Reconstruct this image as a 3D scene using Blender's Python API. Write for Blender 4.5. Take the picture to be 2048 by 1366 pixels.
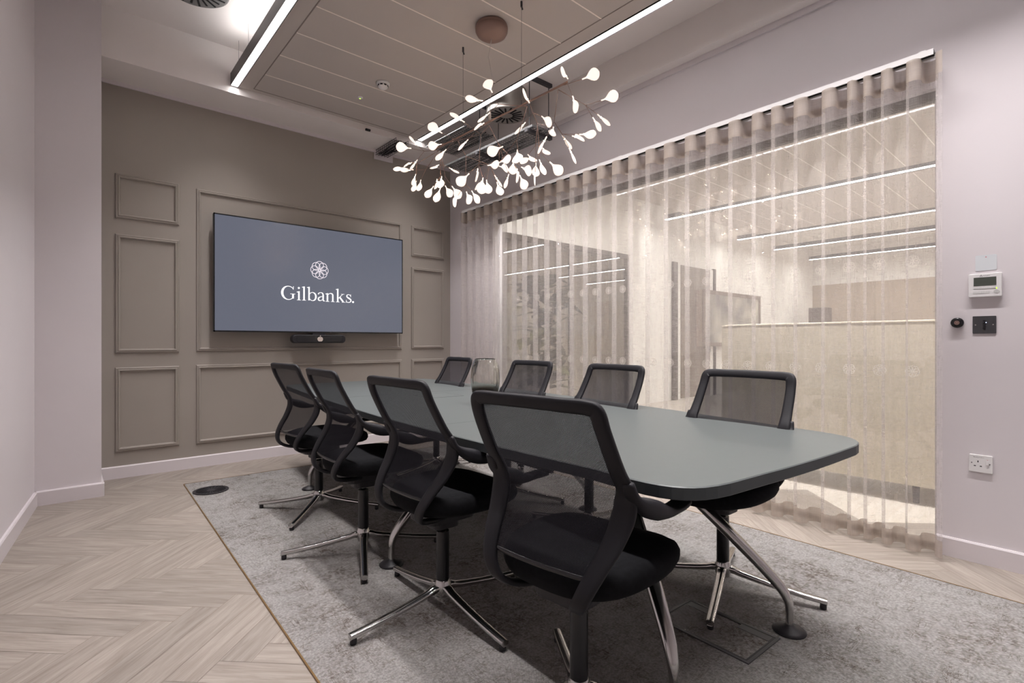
import bpy, bmesh, math, random
from mathutils import Vector, Matrix
random.seed(11)
for o in list(bpy.data.objects): bpy.data.objects.remove(o)
SC = bpy.context.scene; COL = SC.collection
PI = math.pi
# ---------------- camera ----------------
YAW = math.atan2(1181, 1027)          # view direction, measured from +X
cam = bpy.data.cameras.new('camera'); cam_o = bpy.data.objects.new('camera', cam); COL.objects.link(cam_o)
cam.sensor_width = 36.0; cam.lens = 36.0 * 1027 / 2048
cam.clip_start = 0.05; cam.clip_end = 100
cam_o.location = (0, 0, 1.12); cam_o.rotation_euler = (PI/2, 0, YAW - PI/2)
SC.camera = cam_o
# ---------------- world and exposure ----------------
w = bpy.data.worlds.new('world'); SC.world = w; w.use_nodes = True
w.node_tree.nodes['Background'].inputs[0].default_value = (0.75, 0.8, 1, 1)
w.node_tree.nodes['Background'].inputs[1].default_value = 0.05
SC.view_settings.view_transform = 'Standard'; SC.view_settings.look = 'None'
SC.view_settings.gamma = 1.0; SC.view_settings.use_curve_mapping = False
SC.view_settings.exposure = 0.0
# strengths of the lamps (used where each lamp is built)
BAR_DOWN = 12.0; BAR_LAMP = 76.0; BAR_UP = 24.0; OFFICE_BAR = 72.0; OFFICE_FILL = 200.0; LEAF_E = .9; LED_E = 260.0
# ---------------- materials ----------------
def s2l(c):
    c = c/255.0
    return c/12.92 if c <= 0.04045 else ((c+0.055)/1.055)**2.4
def rgb(r, g, b): return (s2l(r), s2l(g), s2l(b), 1)
MATS = {}
def mat(name, col, rough=0.6, metal=0.0, spec=0.5, emis=None, es=0.0):
    m = bpy.data.materials.new(name); m.use_nodes = True
    b = m.node_tree.nodes['Principled BSDF']
    b.inputs['Base Color'].default_value = col; b.inputs['Roughness'].default_value = rough
    b.inputs['Metallic'].default_value = metal; b.inputs['Specular IOR Level'].default_value = spec
    if emis: b.inputs['Emission Color'].default_value = emis; b.inputs['Emission Strength'].default_value = es
    MATS[name] = m; return m
def nodes(m): return m.node_tree.nodes, m.node_tree.links, m.node_tree.nodes['Principled BSDF']
def add_noise_tone(m, scale, c1, c2, detail=4, bump=0.0, stretch=(1,1,1), bscale=None, dist=0.002):
    n, l, b = nodes(m)
    tc = n.new('ShaderNodeTexCoord'); mp = n.new('ShaderNodeMapping'); mp.inputs['Scale'].default_value = stretch
    l.new(tc.outputs['Object'], mp.inputs[0])
    t = n.new('ShaderNodeTexNoise'); t.inputs['Scale'].default_value = scale; t.inputs['Detail'].default_value = detail
    l.new(mp.outputs[0], t.inputs['Vector'])
    r = n.new('ShaderNodeValToRGB'); r.color_ramp.elements[0].position = .3; r.color_ramp.elements[1].position = .7
    r.color_ramp.elements[0].color = c1; r.color_ramp.elements[1].color = c2
    l.new(t.outputs['Fac'], r.inputs[0]); l.new(r.outputs[0], b.inputs['Base Color'])
    if bump:
        t2 = n.new('ShaderNodeTexNoise'); t2.inputs['Scale'].default_value = bscale or scale; l.new(mp.outputs[0], t2.inputs['Vector'])
        bp = n.new('ShaderNodeBump'); bp.inputs['Strength'].default_value = bump; bp.inputs['Distance'].default_value = dist
        l.new(t2.outputs['Fac'], bp.inputs['Height']); l.new(bp.outputs[0], b.inputs['Normal'])
    return m
def vmul(c, k): return (c[0]*k, c[1]*k, c[2]*k, 1)
c = rgb(216, 210, 213); M_WALL = add_noise_tone(mat('wall_paint', c, .85, spec=.2), 2, vmul(c,.985), vmul(c,1.015), bump=.15, bscale=150, dist=.001)
c = rgb(230, 224, 222); M_CEIL = add_noise_tone(mat('ceiling_paint', c, .9, spec=.2), 2, vmul(c,.985), vmul(c,1.01))
c = rgb(155, 147.5, 140.5); M_FEAT = add_noise_tone(mat('greige_paint', c, .7, spec=.3), 2, vmul(c,.98), vmul(c,1.02), bump=.15, bscale=150, dist=.001)
c = rgb(214, 207, 210); M_TRIM = add_noise_tone(mat('white_gloss_paint', c, .4), 3, vmul(c,.99), c)
c = rgb(190, 182, 177); M_RAFT = add_noise_tone(mat('raft_paint', c, .8, spec=.2), 3, vmul(c,.985), vmul(c,1.015), bump=.2, bscale=400, dist=.0005)
M_LINE = mat('raft_joint', rgb(244, 234, 226), .6)
M_ALU = mat('light_profile', rgb(70, 66, 68), .4, .6)
M_BLACK = mat('black_plastic', rgb(34, 32, 36), .45, spec=.4)
M_FRAME = mat('chair_frame_plastic', rgb(24, 23, 28), .55, spec=.3)
M_DARK = mat('dark_void', (0.004, 0.004, 0.005, 1), .8)
M_CHROME = mat('polished_aluminium', (0.55, 0.54, 0.53, 1), .16, 1.0)
M_BLACKM = mat('black_gloss_metal', (0.008, 0.008, 0.01, 1), .22, .0)
M_COPPER = mat('rose_metal', rgb(146, 120, 110), .5, .35)
M_WHITEP = mat('white_plastic', rgb(226, 224, 224), .35)
M_GREYP = mat('grey_plate', rgb(66, 65, 68), .5, .2)
M_GALV = add_noise_tone(mat('galvanised_steel', (.2,.2,.2,1), .5, .5), 30, (.13,.13,.13,1), (.22,.22,.22,1))
M_BRASS = mat('brass_strip', rgb(140, 112, 74), .4, .7)
M_ZINC = mat('diffuser_steel', rgb(168, 164, 158), .35, .5)
M_DIFFG = mat('diffuser_grey', rgb(120, 118, 118), .5)
c = (0.007,0.007,0.008,1); M_SEAT = add_noise_tone(mat('black_seat_fabric', c, .95, spec=.1), 60, c, vmul(c,1.5), bump=.4, bscale=900, dist=.0006)
c = rgb(83, 88, 88); M_TABLE = add_noise_tone(mat('grey_green_laminate', c, .42, spec=.4), 40, vmul(c,.98), vmul(c,1.02))
M_TEDGE = mat('dark_table_edge', rgb(50, 55, 57), .5)
def emit(name, col, s):
    m = bpy.data.materials.new(name); m.use_nodes = True; n = m.node_tree.nodes; n.clear()
    e = n.new('ShaderNodeEmission'); e.inputs[0].default_value = col; e.inputs[1].default_value = s
    o = n.new('ShaderNodeOutputMaterial'); m.node_tree.links.new(e.outputs[0], o.inputs[0]); MATS[name] = m; return m
M_LED = emit('bar_diffuser', (1, .965, .96, 1), BAR_DOWN)
M_LEDUP = emit('bar_uplight', (1, .97, .95, 1), BAR_UP)
M_OFILL = emit('office_fill_bar', (1, .965, .95, 1), OFFICE_FILL)  # for the added fill bar behind the glass
M_LEDUPR = emit('bar_uplight_low', (1, .97, .95, 1), 4.0)
M_OLED = emit('office_bar_diffuser', (1, .97, .95, 1), OFFICE_BAR)
M_LEDPT = emit('led_point', (1, .62, .36, 1), LED_E)
M_TXT = emit('screen_white', (1, .98, 1, 1), 1.15)
M_BLUE = emit('indicator_blue', (.55, .65, 1, 1), 3)
M_GREEN = emit('indicator_green', (.6, 1, .1, 1), 1.5)
M_LEAF = mat('opal_acrylic', rgb(245, 232, 225), .3, emis=(1, .86, .76, 1), es=LEAF_E)
M_SCREEN = mat('screen_glass', (.01, .01, .014, 1), .22, spec=.5, emis=rgb(104, 108, 122), es=.85)
def transmix(name, col, fac, trans=.5, weave=0, rough=.9):
    """thin woven cloth: see-through gaps + diffuse and translucent thread"""
    m = bpy.data.materials.new(name); m.use_nodes = True; n = m.node_tree.nodes; l = m.node_tree.links; n.clear()
    out = n.new('ShaderNodeOutputMaterial'); mx = n.new('ShaderNodeMixShader'); mi = n.new('ShaderNodeMixShader')
    tr = n.new('ShaderNodeBsdfTransparent'); df = n.new('ShaderNodeBsdfDiffuse'); tl = n.new('ShaderNodeBsdfTranslucent')
    df.inputs[0].default_value = col; tl.inputs[0].default_value = col; mi.inputs[0].default_value = trans
    l.new(df.outputs[0], mi.inputs[1]); l.new(tl.outputs[0], mi.inputs[2])
    l.new(tr.outputs[0], mx.inputs[1]); l.new(mi.outputs[0], mx.inputs[2]); l.new(mx.outputs[0], out.inputs[0])
    mx.inputs[0].default_value = fac
    MATS[name] = m
    return m, mx, n, l
# sheer curtain: slub threads vary how closed the weave is
def sheer(name, col, fac, var, trans):
    m, mx, n, l = transmix(name, col, fac, trans)
    tc = n.new('ShaderNodeTexCoord')
    vals = []
    for sc in ((14, 14, 700), (700, 700, 14)):
        mp = n.new('ShaderNodeMapping'); mp.inputs['Scale'].default_value = sc; l.new(tc.outputs['Object'], mp.inputs[0])
        t = n.new('ShaderNodeTexNoise'); t.inputs['Scale'].default_value = 1; t.inputs['Detail'].default_value = 2; l.new(mp.outputs[0], t.inputs['Vector'])
        vals.append(t)
    a = n.new('ShaderNodeMath'); a.operation = 'ADD'; l.new(vals[0].outputs['Fac'], a.inputs[0]); l.new(vals[1].outputs['Fac'], a.inputs[1])
    r = n.new('ShaderNodeMapRange'); r.inputs[1].default_value = .7; r.inputs[2].default_value = 1.3
    r.inputs[3].default_value = fac-var; r.inputs[4].default_value = fac+var
    l.new(a.outputs[0], r.inputs[0]); l.new(r.outputs[0], mx.inputs[0])
    return m
M_SHEER = sheer('sheer_linen', rgb(232, 225, 222), .29, .03, .5)
M_SHEERH = sheer('sheer_linen_doubled', rgb(196, 184, 174), .80, .08, .35)
# chair mesh: diamond weave
M_MESH, mx, n, l = transmix('chair_mesh', (.028, .027, .032, 1), .62, .15)
tc = n.new('ShaderNodeTexCoord'); sep = n.new('ShaderNodeSeparateXYZ'); l.new(tc.outputs['UV'], sep.inputs[0])
sn = []
for ax in (0, 1):
    k = n.new('ShaderNodeMath'); k.operation = 'MULTIPLY'; k.inputs[1].default_value = 2*PI/.0042; l.new(sep.outputs[ax], k.inputs[0])
    s_ = n.new('ShaderNodeMath'); s_.operation = 'SINE'; l.new(k.outputs[0], s_.inputs[0]); sn.append(s_)
k = n.new('ShaderNodeMath'); k.operation = 'MULTIPLY'; l.new(sn[0].outputs[0], k.inputs[0]); l.new(sn[1].outputs[0], k.inputs[1])
r = n.new('ShaderNodeMapRange'); r.inputs[1].default_value = .1; r.inputs[2].default_value = .7; r.inputs[3].default_value = .97; r.inputs[4].default_value = .15
l.new(k.outputs[0], r.inputs[0]); l.new(r.outputs[0], mx.inputs[0])
# architectural glass
def glass(name, tint, base=.0, rough=0.0):
    m = bpy.data.materials.new(name); m.use_nodes = True; n = m.node_tree.nodes; l = m.node_tree.links; n.clear()
    out = n.new('ShaderNodeOutputMaterial'); mx = n.new('ShaderNodeMixShader'); tr = n.new('ShaderNodeBsdfTransparent')
    gl = n.new('ShaderNodeBsdfGlossy'); gl.inputs['Roughness'].default_value = rough; tr.inputs[0].default_value = tint
    fr = n.new('ShaderNodeFresnel'); ge = n.new('ShaderNodeNewGeometry'); io = n.new('ShaderNodeMapRange'); io.inputs[3].default_value = 1.5; io.inputs[4].default_value = 1/1.5
    l.new(ge.outputs['Backfacing'], io.inputs[0]); l.new(io.outputs[0], fr.inputs[0])
    ad = n.new('ShaderNodeMath'); ad.operation = 'ADD'; ad.inputs[1].default_value = base; l.new(fr.outputs[0], ad.inputs[0])
    l.new(ad.outputs[0], mx.inputs[0]); l.new(tr.outputs[0], mx.inputs[1]); l.new(gl.outputs[0], mx.inputs[2]); l.new(mx.outputs[0], out.inputs[0])
    MATS[name] = m; return m, tr, n, l
M_GLASS, _, _, _ = glass('partition_glass', (.97, .98, .97, 1), .11)
M_GLASSD, _, _, _ = glass('tinted_glass', (.80, .79, .77, 1), .10)
M_FROST, _, _, _ = transmix('frosted_film', rgb(240, 232, 222), .75, .5)
M_VASE = mat('smoked_vase_glass', (.9, .9, .87, 1), .02); n, l, b = nodes(M_VASE)
b.inputs['Transmission Weight'].default_value = 1.0; b.inputs['IOR'].default_value = 1.45
tc = n.new('ShaderNodeTexCoord'); sp = n.new('ShaderNodeSeparateXYZ'); l.new(tc.outputs['Object'], sp.inputs[0])
r = n.new('ShaderNodeValToRGB'); r.color_ramp.elements[0].position = .055; r.color_ramp.elements[0].color = (.012, .008, .006, 1)
r.color_ramp.elements[1].position = .135; r.color_ramp.elements[1].color = (.95, .95, .92, 1)
e = r.color_ramp.elements.new(.085); e.color = (.12, .07, .04, 1); e = r.color_ramp.elements.new(.105); e.color = (.68, .70, .67, 1)
l.new(sp.outputs[2], r.inputs[0]); l.new(r.outputs[0], b.inputs['Base Color'])
# floor planks: grain along U, tone per plank
M_PLANK = mat('oak_plank', rgb(176, 160, 146), .5, spec=.35); n, l, b = nodes(M_PLANK)
uv = n.new('ShaderNodeUVMap'); uv.uv_map = 'UVMap'
mp = n.new('ShaderNodeMapping'); mp.inputs['Scale'].default_value = (2.2, 26, 1); l.new(uv.outputs[0], mp.inputs[0])
t = n.new('ShaderNodeTexNoise'); t.inputs['Scale'].default_value = 1.6; t.inputs['Detail'].default_value = 7; t.inputs['Roughness'].default_value = .62; t.inputs['Distortion'].default_value = .6; l.new(mp.outputs[0], t.inputs['Vector'])
mp2 = n.new('ShaderNodeMapping'); mp2.inputs['Scale'].default_value = (6, 160, 1); l.new(uv.outputs[0], mp2.inputs[0])
t2 = n.new('ShaderNodeTexNoise'); t2.inputs['Scale'].default_value = 1.5; t2.inputs['Detail'].default_value = 3; l.new(mp2.outputs[0], t2.inputs['Vector'])
md = n.new('ShaderNodeMath'); md.operation = 'MULTIPLY_ADD'; md.inputs[1].default_value = .35; l.new(t2.outputs['Fac'], md.inputs[0]); l.new(t.outputs['Fac'], md.inputs[2])
r = n.new('ShaderNodeValToRGB'); r.color_ramp.elements[0].position = .48; r.color_ramp.elements[0].color = rgb(128, 118, 110)
r.color_ramp.elements[1].position = .85; r.color_ramp.elements[1].color = rgb(157, 148, 140)
l.new(md.outputs[0], r.inputs[0])
at = n.new('ShaderNodeAttribute'); at.attribute_name = 'tone'
mr = n.new('ShaderNodeMapRange'); mr.inputs[3].default_value = .9; mr.inputs[4].default_value = 1.08; l.new(at.outputs['Fac'], mr.inputs[0])
hs = n.new('ShaderNodeHueSaturation'); l.new(r.outputs[0], hs.inputs['Color']); l.new(mr.outputs[0], hs.inputs['Value']); l.new(hs.outputs[0], b.inputs['Base Color'])
bp = n.new('ShaderNodeBump'); bp.inputs['Strength'].default_value = .12; bp.inputs['Distance'].default_value = .001; l.new(t2.outputs['Fac'], bp.inputs['Height']); l.new(bp.outputs[0], b.inputs['Normal'])
# carpet
M_CARPET = mat('woven_carpet', rgb(140, 136, 130), .95, spec=.1); n, l, b = nodes(M_CARPET)
tc = n.new('ShaderNodeTexCoord')
def nz(scale, detail, vec=None, rough=.5, dist=0):
    t = n.new('ShaderNodeTexNoise'); t.inputs['Scale'].default_value = scale; t.inputs['Detail'].default_value = detail
    t.inputs['Roughness'].default_value = rough; t.inputs['Distortion'].default_value = dist
    l.new(vec or tc.outputs['Object'], t.inputs['Vector']); return t.outputs['Fac']
def stretch(v):
    mp = n.new('ShaderNodeMapping'); mp.inputs['Scale'].default_value = v; l.new(tc.outputs['Object'], mp.inputs[0]); return mp.outputs[0]
def math_(op, a, b_=None, c_=None):
    k = n.new('ShaderNodeMath'); k.operation = op
    for i, v in enumerate((a, b_, c_)):
        if v is None: continue
        if isinstance(v, (int, float)): k.inputs[i].default_value = v
        else: l.new(v, k.inputs[i])
    return k.outputs[0]
def rng(v, a, b_, c_, d):
    k = n.new('ShaderNodeMapRange'); k.inputs[1].default_value = a; k.inputs[2].default_value = b_; k.inputs[3].default_value = c_; k.inputs[4].default_value = d
    l.new(v, k.inputs[0]); return k.outputs[0]
speck = nz(55, 5, rough=.75)
area = nz(2.6, 5, rough=.6)
scrA = nz(3, 4, stretch((1.2, 9, 1)), .7, 1.0); scrB = nz(3, 4, stretch((9, 1.2, 1)), .7, 1.0)
lnA = rng(math_('ABSOLUTE', math_('SUBTRACT', scrA, .5)), 0, .022, 1, 0)
lnB = rng(math_('ABSOLUTE', math_('SUBTRACT', scrB, .5)), 0, .022, 1, 0)
ln = math_('MULTIPLY', math_('MAXIMUM', lnA, lnB), rng(nz(14, 4), .42, .6, 0, 1))
blot = math_('MULTIPLY', rng(area, .46, .66, 0, 1), rng(speck, .46, .56, 0, 1))
darkness = math_('MINIMUM', math_('ADD', math_('MULTIPLY', ln, .8), math_('MULTIPLY', blot, .8)), 1.0)
sx = n.new('ShaderNodeSeparateXYZ'); l.new(tc.outputs['Object'], sx.inputs[0])
w1 = math_('SINE', math_('MULTIPLY', sx.outputs[0], 2*PI/.008)); w2 = math_('SINE', math_('MULTIPLY', sx.outputs[1], 2*PI/.008))
wv = math_('MULTIPLY', w1, w2)
loop = math_('ADD', rng(wv, -1, 1, .74, 1.26), rng(nz(120, 3), .3, .7, -.28, .28))
mxc = n.new('ShaderNodeMix'); mxc.data_type = 'RGBA'; l.new(darkness, mxc.inputs[0])
mxc.inputs[6].default_value = rgb(139, 136, 134); mxc.inputs[7].default_value = rgb(88, 79, 72)
hs = n.new('ShaderNodeHueSaturation'); l.new(mxc.outputs[2], hs.inputs['Color']); l.new(loop, hs.inputs['Value']); l.new(hs.outputs[0], b.inputs['Base Color'])
bp = n.new('ShaderNodeBump'); bp.inputs['Strength'].default_value = .5; bp.inputs['Distance'].default_value = .002; l.new(wv, bp.inputs['Height']); l.new(bp.outputs[0], b.inputs['Normal'])

# ---------------- helpers ----------------
def obj(name, bm, m, parent=None, smooth=False, loc=None, rotz=0, bevel=0, subsurf=0, recalc=True):
    if recalc: bmesh.ops.recalc_face_normals(bm, faces=bm.faces)
    me = bpy.data.meshes.new(name); bm.to_mesh(me); bm.free()
    for x in (m if isinstance(m, (list, tuple)) else [m]): me.materials.append(x)
    if smooth:
        for p in me.polygons: p.use_smooth = True
    o = bpy.data.objects.new(name, me); COL.objects.link(o)
    if parent: o.parent = parent
    if loc: o.location = loc
    if rotz: o.rotation_euler = (0, 0, rotz)
    if bevel:
        b = o.modifiers.new('bevel', 'BEVEL'); b.width = bevel; b.segments = 2; b.limit_method = 'ANGLE'; b.angle_limit = .6
    if subsurf:
        s = o.modifiers.new('sub', 'SUBSURF'); s.levels = subsurf; s.render_levels = subsurf
    return o
def thing(name, label, cat, loc=(0,0,0), rotz=0, group=None):
    o = bpy.data.objects.new(name, None); COL.objects.link(o); o.location = loc; o.rotation_euler = (0, 0, rotz)
    o.empty_display_size = .1
    return tag(o, label, cat, group)
def tag(o, label, cat, group=None):
    o['label'] = label; o['category'] = cat
    if group: o['group'] = group
    return o
def struct(o): o['kind'] = 'structure'; return o
def box(bm, x0, x1, y0, y1, z0, z1, mi=0, M=None):
    vs = [bm.verts.new(Vector((x, y, z)) if M is None else M @ Vector((x, y, z))) for x in (x0, x1) for y in (y0, y1) for z in (z0, z1)]
    for f in ((0,1,3,2),(4,6,7,5),(0,4,5,1),(2,3,7,6),(0,2,6,4),(1,5,7,3)):
        bm.faces.new([vs[i] for i in f]).material_index = mi
def new(): return bmesh.new()
def bx(*a, **k):
    bm = new(); box(bm, *a, **k); return bm
def ring_loft(bm, rings, cap0=True, cap1=True, close=True, mi=0):
    rr = [[bm.verts.new(p) for p in r] for r in rings]; n = len(rr[0])
    for a, b in zip(rr, rr[1:]):
        for i in range(n if close else n-1):
            bm.faces.new((a[i], a[(i+1) % n], b[(i+1) % n], b[i])).material_index = mi
    if cap0: bm.faces.new(rr[0][::-1]).material_index = mi
    if cap1: bm.faces.new(rr[-1]).material_index = mi
def lathe(bm, prof, seg=32, c=(0,0,0), mi=0, cap0=True, cap1=True, axis='z', M=None):
    rings = []
    for r, z in prof:
        ring = []
        for i in range(seg):
            a = 2*PI*i/seg; p = (r*math.cos(a), r*math.sin(a), z)
            if axis == 'x': p = (p[2], p[0], p[1])
            if axis == 'y': p = (p[0], p[2], p[1])
            v = Vector(p)
            if M is not None: v = M @ v
            ring.append(v + Vector(c))
        rings.append(ring)
    ring_loft(bm, rings, cap0, cap1, mi=mi)
def tube(bm, pts, r, seg=8, mi=0, rads=None):
    pts = [Vector(p) for p in pts]; rings = []; prev = None
    for i, p in enumerate(pts):
        t = (pts[min(i+1, len(pts)-1)] - pts[max(i-1, 0)]).normalized()
        if prev is None:
            a = Vector((0,0,1)) if abs(t.z) < .9 else Vector((1,0,0)); nrm = (a - t*a.dot(t)).normalized()
        else: nrm = (prev - t*prev.dot(t)).normalized()
        prev = nrm; bi = t.cross(nrm); rr = rads[i] if rads else r
        rings.append([p + (nrm*math.cos(2*PI*k/seg) + bi*math.sin(2*PI*k/seg))*rr for k in range(seg)])
    ring_loft(bm, rings, mi=mi)
def catmull(P, n=6):
    P = [Vector(p) for p in P]; out = []
    Q = [2*P[0]-P[1]] + P + [2*P[-1]-P[-2]]
    for i in range(1, len(Q)-2):
        a, b, c, d = Q[i-1:i+3]
        for k in range(n):
            t = k/n
            out.append(.5*((2*b) + (c-a)*t + (2*a-5*b+4*c-d)*t*t + (3*b-a-3*c+d)*t*t*t))
    out.append(P[-1]); return out
def band(bm, pts, wdir, hw, ht, seg=12, pw=4.0, mi=0):
    """sweep a rounded-rectangle section; wdir gives the width direction at each point"""
    rings = []
    n = len(pts)
    for i, p in enumerate(pts):
        t = (pts[min(i+1, n-1)] - pts[max(i-1, 0)]).normalized()
        w_ = Vector(wdir[i]); w_ = (w_ - t*w_.dot(t)).normalized(); q = t.cross(w_)
        a_ = hw[i] if isinstance(hw, (list, tuple)) else hw; b_ = ht[i] if isinstance(ht, (list, tuple)) else ht
        ring = []
        for k in range(seg):
            th = 2*PI*(k+.5)/seg; c_, s_ = math.cos(th), math.sin(th)
            rr = (abs(c_)**pw + abs(s_)**pw)**(-1/pw)
            ring.append(p + w_*a_*c_*rr + q*b_*s_*rr)
        rings.append(ring)
    ring_loft(bm, rings, mi=mi)
def lerp_list(vals, n):
    """resample a list of scalars/vectors to catmull length"""
    out = []
    for i in range(len(vals)-1):
        for k in range(n):
            t = k/n; a, b = vals[i], vals[i+1]
            out.append(a*(1-t)+b*t if not isinstance(a, (tuple, Vector)) else Vector(a)*(1-t)+Vector(b)*t)
    out.append(vals[-1] if not isinstance(vals[-1], tuple) else Vector(vals[-1])); return out
def prism(bm, poly, z0, z1, mi=0, top_mi=None, M=None):
    f = (lambda v: M @ v) if M is not None else (lambda v: v)
    a = [bm.verts.new(f(Vector((x, y, z0)))) for x, y in poly]; b = [bm.verts.new(f(Vector((x, y, z1)))) for x, y in poly]
    n = len(poly)
    bm.faces.new(a[::-1]).material_index = mi; bm.faces.new(b).material_index = mi if top_mi is None else top_mi
    for i in range(n): bm.faces.new((a[i], a[(i+1) % n], b[(i+1) % n], b[i])).material_index = mi
def rrect(w, h, r, n=5, cx=0, cy=0):
    out = []
    for sx_, sy_, a0 in ((1,1,0), (-1,1,PI/2), (-1,-1,PI), (1,-1,3*PI/2)):
        for k in range(n+1):
            a = a0 + PI/2*k/n; out.append((cx + sx_*(w/2-r) + r*math.cos(a), cy + sy_*(h/2-r) + r*math.sin(a)))
    return out
def plate(bm, w, h, t, r, M, mi=0): prism(bm, rrect(w, h, r), 0, t, mi, M=M)
def annulus(bm, ro, ri, z0, z1, M=None, seg=32, mi=0):
    f = (lambda v: M @ v) if M is not None else (lambda v: v)
    R = [[f(Vector((r*math.cos(2*PI*i/seg), r*math.sin(2*PI*i/seg), z))) for i in range(seg)] for r, z in ((ro, z0), (ro, z1), (ri, z1), (ri, z0))]
    vs = [[bm.verts.new(p) for p in q] for q in R]
    for j in range(4):
        a, b = vs[j], vs[(j+1) % 4]
        for i in range(seg): bm.faces.new((a[i], a[(i+1) % seg], b[(i+1) % seg], b[i])).material_index = mi
# frame of the glazed right wall, which runs 1.1 degrees off the room axis
RW_LOC = (3.49, 0.4, 0); RW_ROT = -math.atan(.02)
def rw(name, bm, m, parent=None, **k):
    if parent is None: return obj(name, bm, m, loc=RW_LOC, rotz=RW_ROT, **k)
    return obj(name, bm, m, parent, **k)
RWM = Matrix.Translation(RW_LOC) @ Matrix.Rotation(RW_ROT, 4, 'Z')
# local right-wall coordinates: x<0 inside the room, y measured from world 0.4
# ---------------- room shell ----------------
YW = 5.29; ZS = 3.24; YB = 4.87; ZC = 3.62
def herring(poly_ok, name, z, x0, x1, y0, y1):
    W_, L_ = .115, .69; bm = new(); uvl = bm.loops.layers.uv.new('UVMap'); tones = []
    ca = math.cos(-PI/4); sa = math.sin(-PI/4)
    def T(u, v): return (u*ca - v*sa, u*sa + v*ca)
    g = .0007
    for s in range(-16, 17):
        for k in range(-130, 130):
            for typ in (0, 1):
                if typ == 0: r = (k*W_+s*L_, k*W_-s*L_, L_, W_)
                else: r = (k*W_+s*L_, (k+1)*W_-s*L_, W_, L_)
                cx, cy = T(r[0]+r[2]/2, r[1]+r[3]/2)
                if not (x0-.35 < cx < x1+.35 and y0-.35 < cy < y1+.35): continue
                cs = [(r[0]+g, r[1]+g), (r[0]+r[2]-g, r[1]+g), (r[0]+r[2]-g, r[1]+r[3]-g), (r[0]+g, r[1]+r[3]-g)]
                vs = [bm.verts.new((*T(*c_), z)) for c_ in cs]
                f = bm.faces.new(vs); ou, ov = random.uniform(0, 40), random.uniform(0, 40)
                for lp, c_ in zip(f.loops, cs):
                    a, b = c_[0]-r[0], c_[1]-r[1]
                    lp[uvl].uv = (a+ou, b+ov) if typ == 0 else (b+ou, a+ov)
                tones.append(random.random())
    for pl in (((x0,0,0),(-1,0,0)), ((x1,0,0),(1,0,0)), ((0,y0,0),(0,-1,0)), ((0,y1,0),(0,1,0))):
        pass
    me = bpy.data.meshes.new(name); bm.to_mesh(me); bm.free()
    at = me.attributes.new('tone', 'FLOAT', 'FACE')
    for i, t_ in enumerate(tones): at.data[i].value = t_
    me.materials.append(M_PLANK)
    o = bpy.data.objects.new(name, me); COL.objects.link(o); return o
fl = struct(herring(None, 'floor', 0, -.8, 3.66, -1.5, YW))
sub = struct(obj('floor', bx(-.95, 3.65, -1.6, YW+.3, -.06, -.0015), mat('plank_joint', rgb(120,105,92), .8)))
# walls
struct(obj('wall_back', bx(-.2, 3.75, YW, YW+.1, 0, 3.75), M_FEAT))
struct(obj('wall_column', bx(-.3, .197, 4.76, YW+.02, 0, 3.75), M_WALL))
bm = new(); prism(bm, [(-.157, 4.78), (-.45, 4.78), (-.95, -1.5), (-.732, -1.5)], 0, 3.75); struct(obj('wall_left', bm, M_WALL))
struct(obj('wall_front', bx(-.95, 3.6, -1.6, -1.5, 0, 3.75), M_WALL))
# right wall, solid part, head above the glass, and the far jamb (local frame, y from world .4)
GY0, GY1 = .18, 3.99   # glazed opening
bm = new(); box(bm, 0, .1, -2.1, GY0, 0, 3.75); box(bm, 0, .1, GY0, GY1, 2.47, 3.75); box(bm, 0, .1, GY1, 4.98, 0, 3.75)
struct(rw('wall_right', bm, M_WALL))
# ceilings and bulkheads
struct(obj('ceiling', bx(-.95, 1.95, -1.6, YB+.02, ZC, ZC+.06), M_CEIL))
struct(obj('ceiling', bx(1.95, 3.6, -1.6, YB+.02, 3.47, 3.6), M_CEIL))
struct(obj('ceiling_bulkhead', bx(.19, 3.6, YB, YW+.02, ZS, ZC+.1), M_CEIL))
bm = new(); prism(bm, [(3.38, -1.5), (3.60, -1.5), (3.68, YB), (3.46, YB)], 3.21, 3.6); struct(obj('ceiling_bulkhead', bm, M_CEIL))
# cornice strips under the bulkheads
struct(obj('trim_1', bx(.197, 3.58, YW-.018, YW, 3.212, ZS), M_TRIM))
bm = new(); box(bm, -.016, 0, -1.9, 4.87, 3.17, 3.21); struct(rw('trim_2', bm, M_TRIM))
# skirting
def skirt(name, p, q, side):
    d = Vector((q[0]-p[0], q[1]-p[1], 0)); L = d.length; bm = new()
    prof = [(0, 0), (.016, 0), (.016, .092), (.011, .1), (0, .1)]
    M = Matrix.Translation((p[0], p[1], 0)) @ Matrix.Rotation(math.atan2(d.y, d.x), 4, 'Z')
    rings = [[M @ Vector((x, side*a, b)) for a, b in prof] for x in (0, L)]
    ring_loft(bm, rings); return struct(obj(name, bm, M_TRIM))
skirt('baseboard_back', (.197, YW), (3.58, YW), -1)
skirt('baseboard_column', (-.16, 4.76), (.213, 4.76), -1)
skirt('baseboard_return', (.197, 4.76), (.197, YW), -1)
skirt('baseboard_left', (-.732, -1.5), (-.157, 4.78), -1)
p = RWM @ Vector((0, -1.9, 0)); q = RWM @ Vector((0, GY0, 0)); skirt('baseboard_right', (p.x, p.y), (q.x, q.y), 1)
p = RWM @ Vector((0, GY1, 0)); q = RWM @ Vector((0, 4.88, 0)); skirt('baseboard_right', (p.x, p.y), (q.x, q.y), 1)
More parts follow.
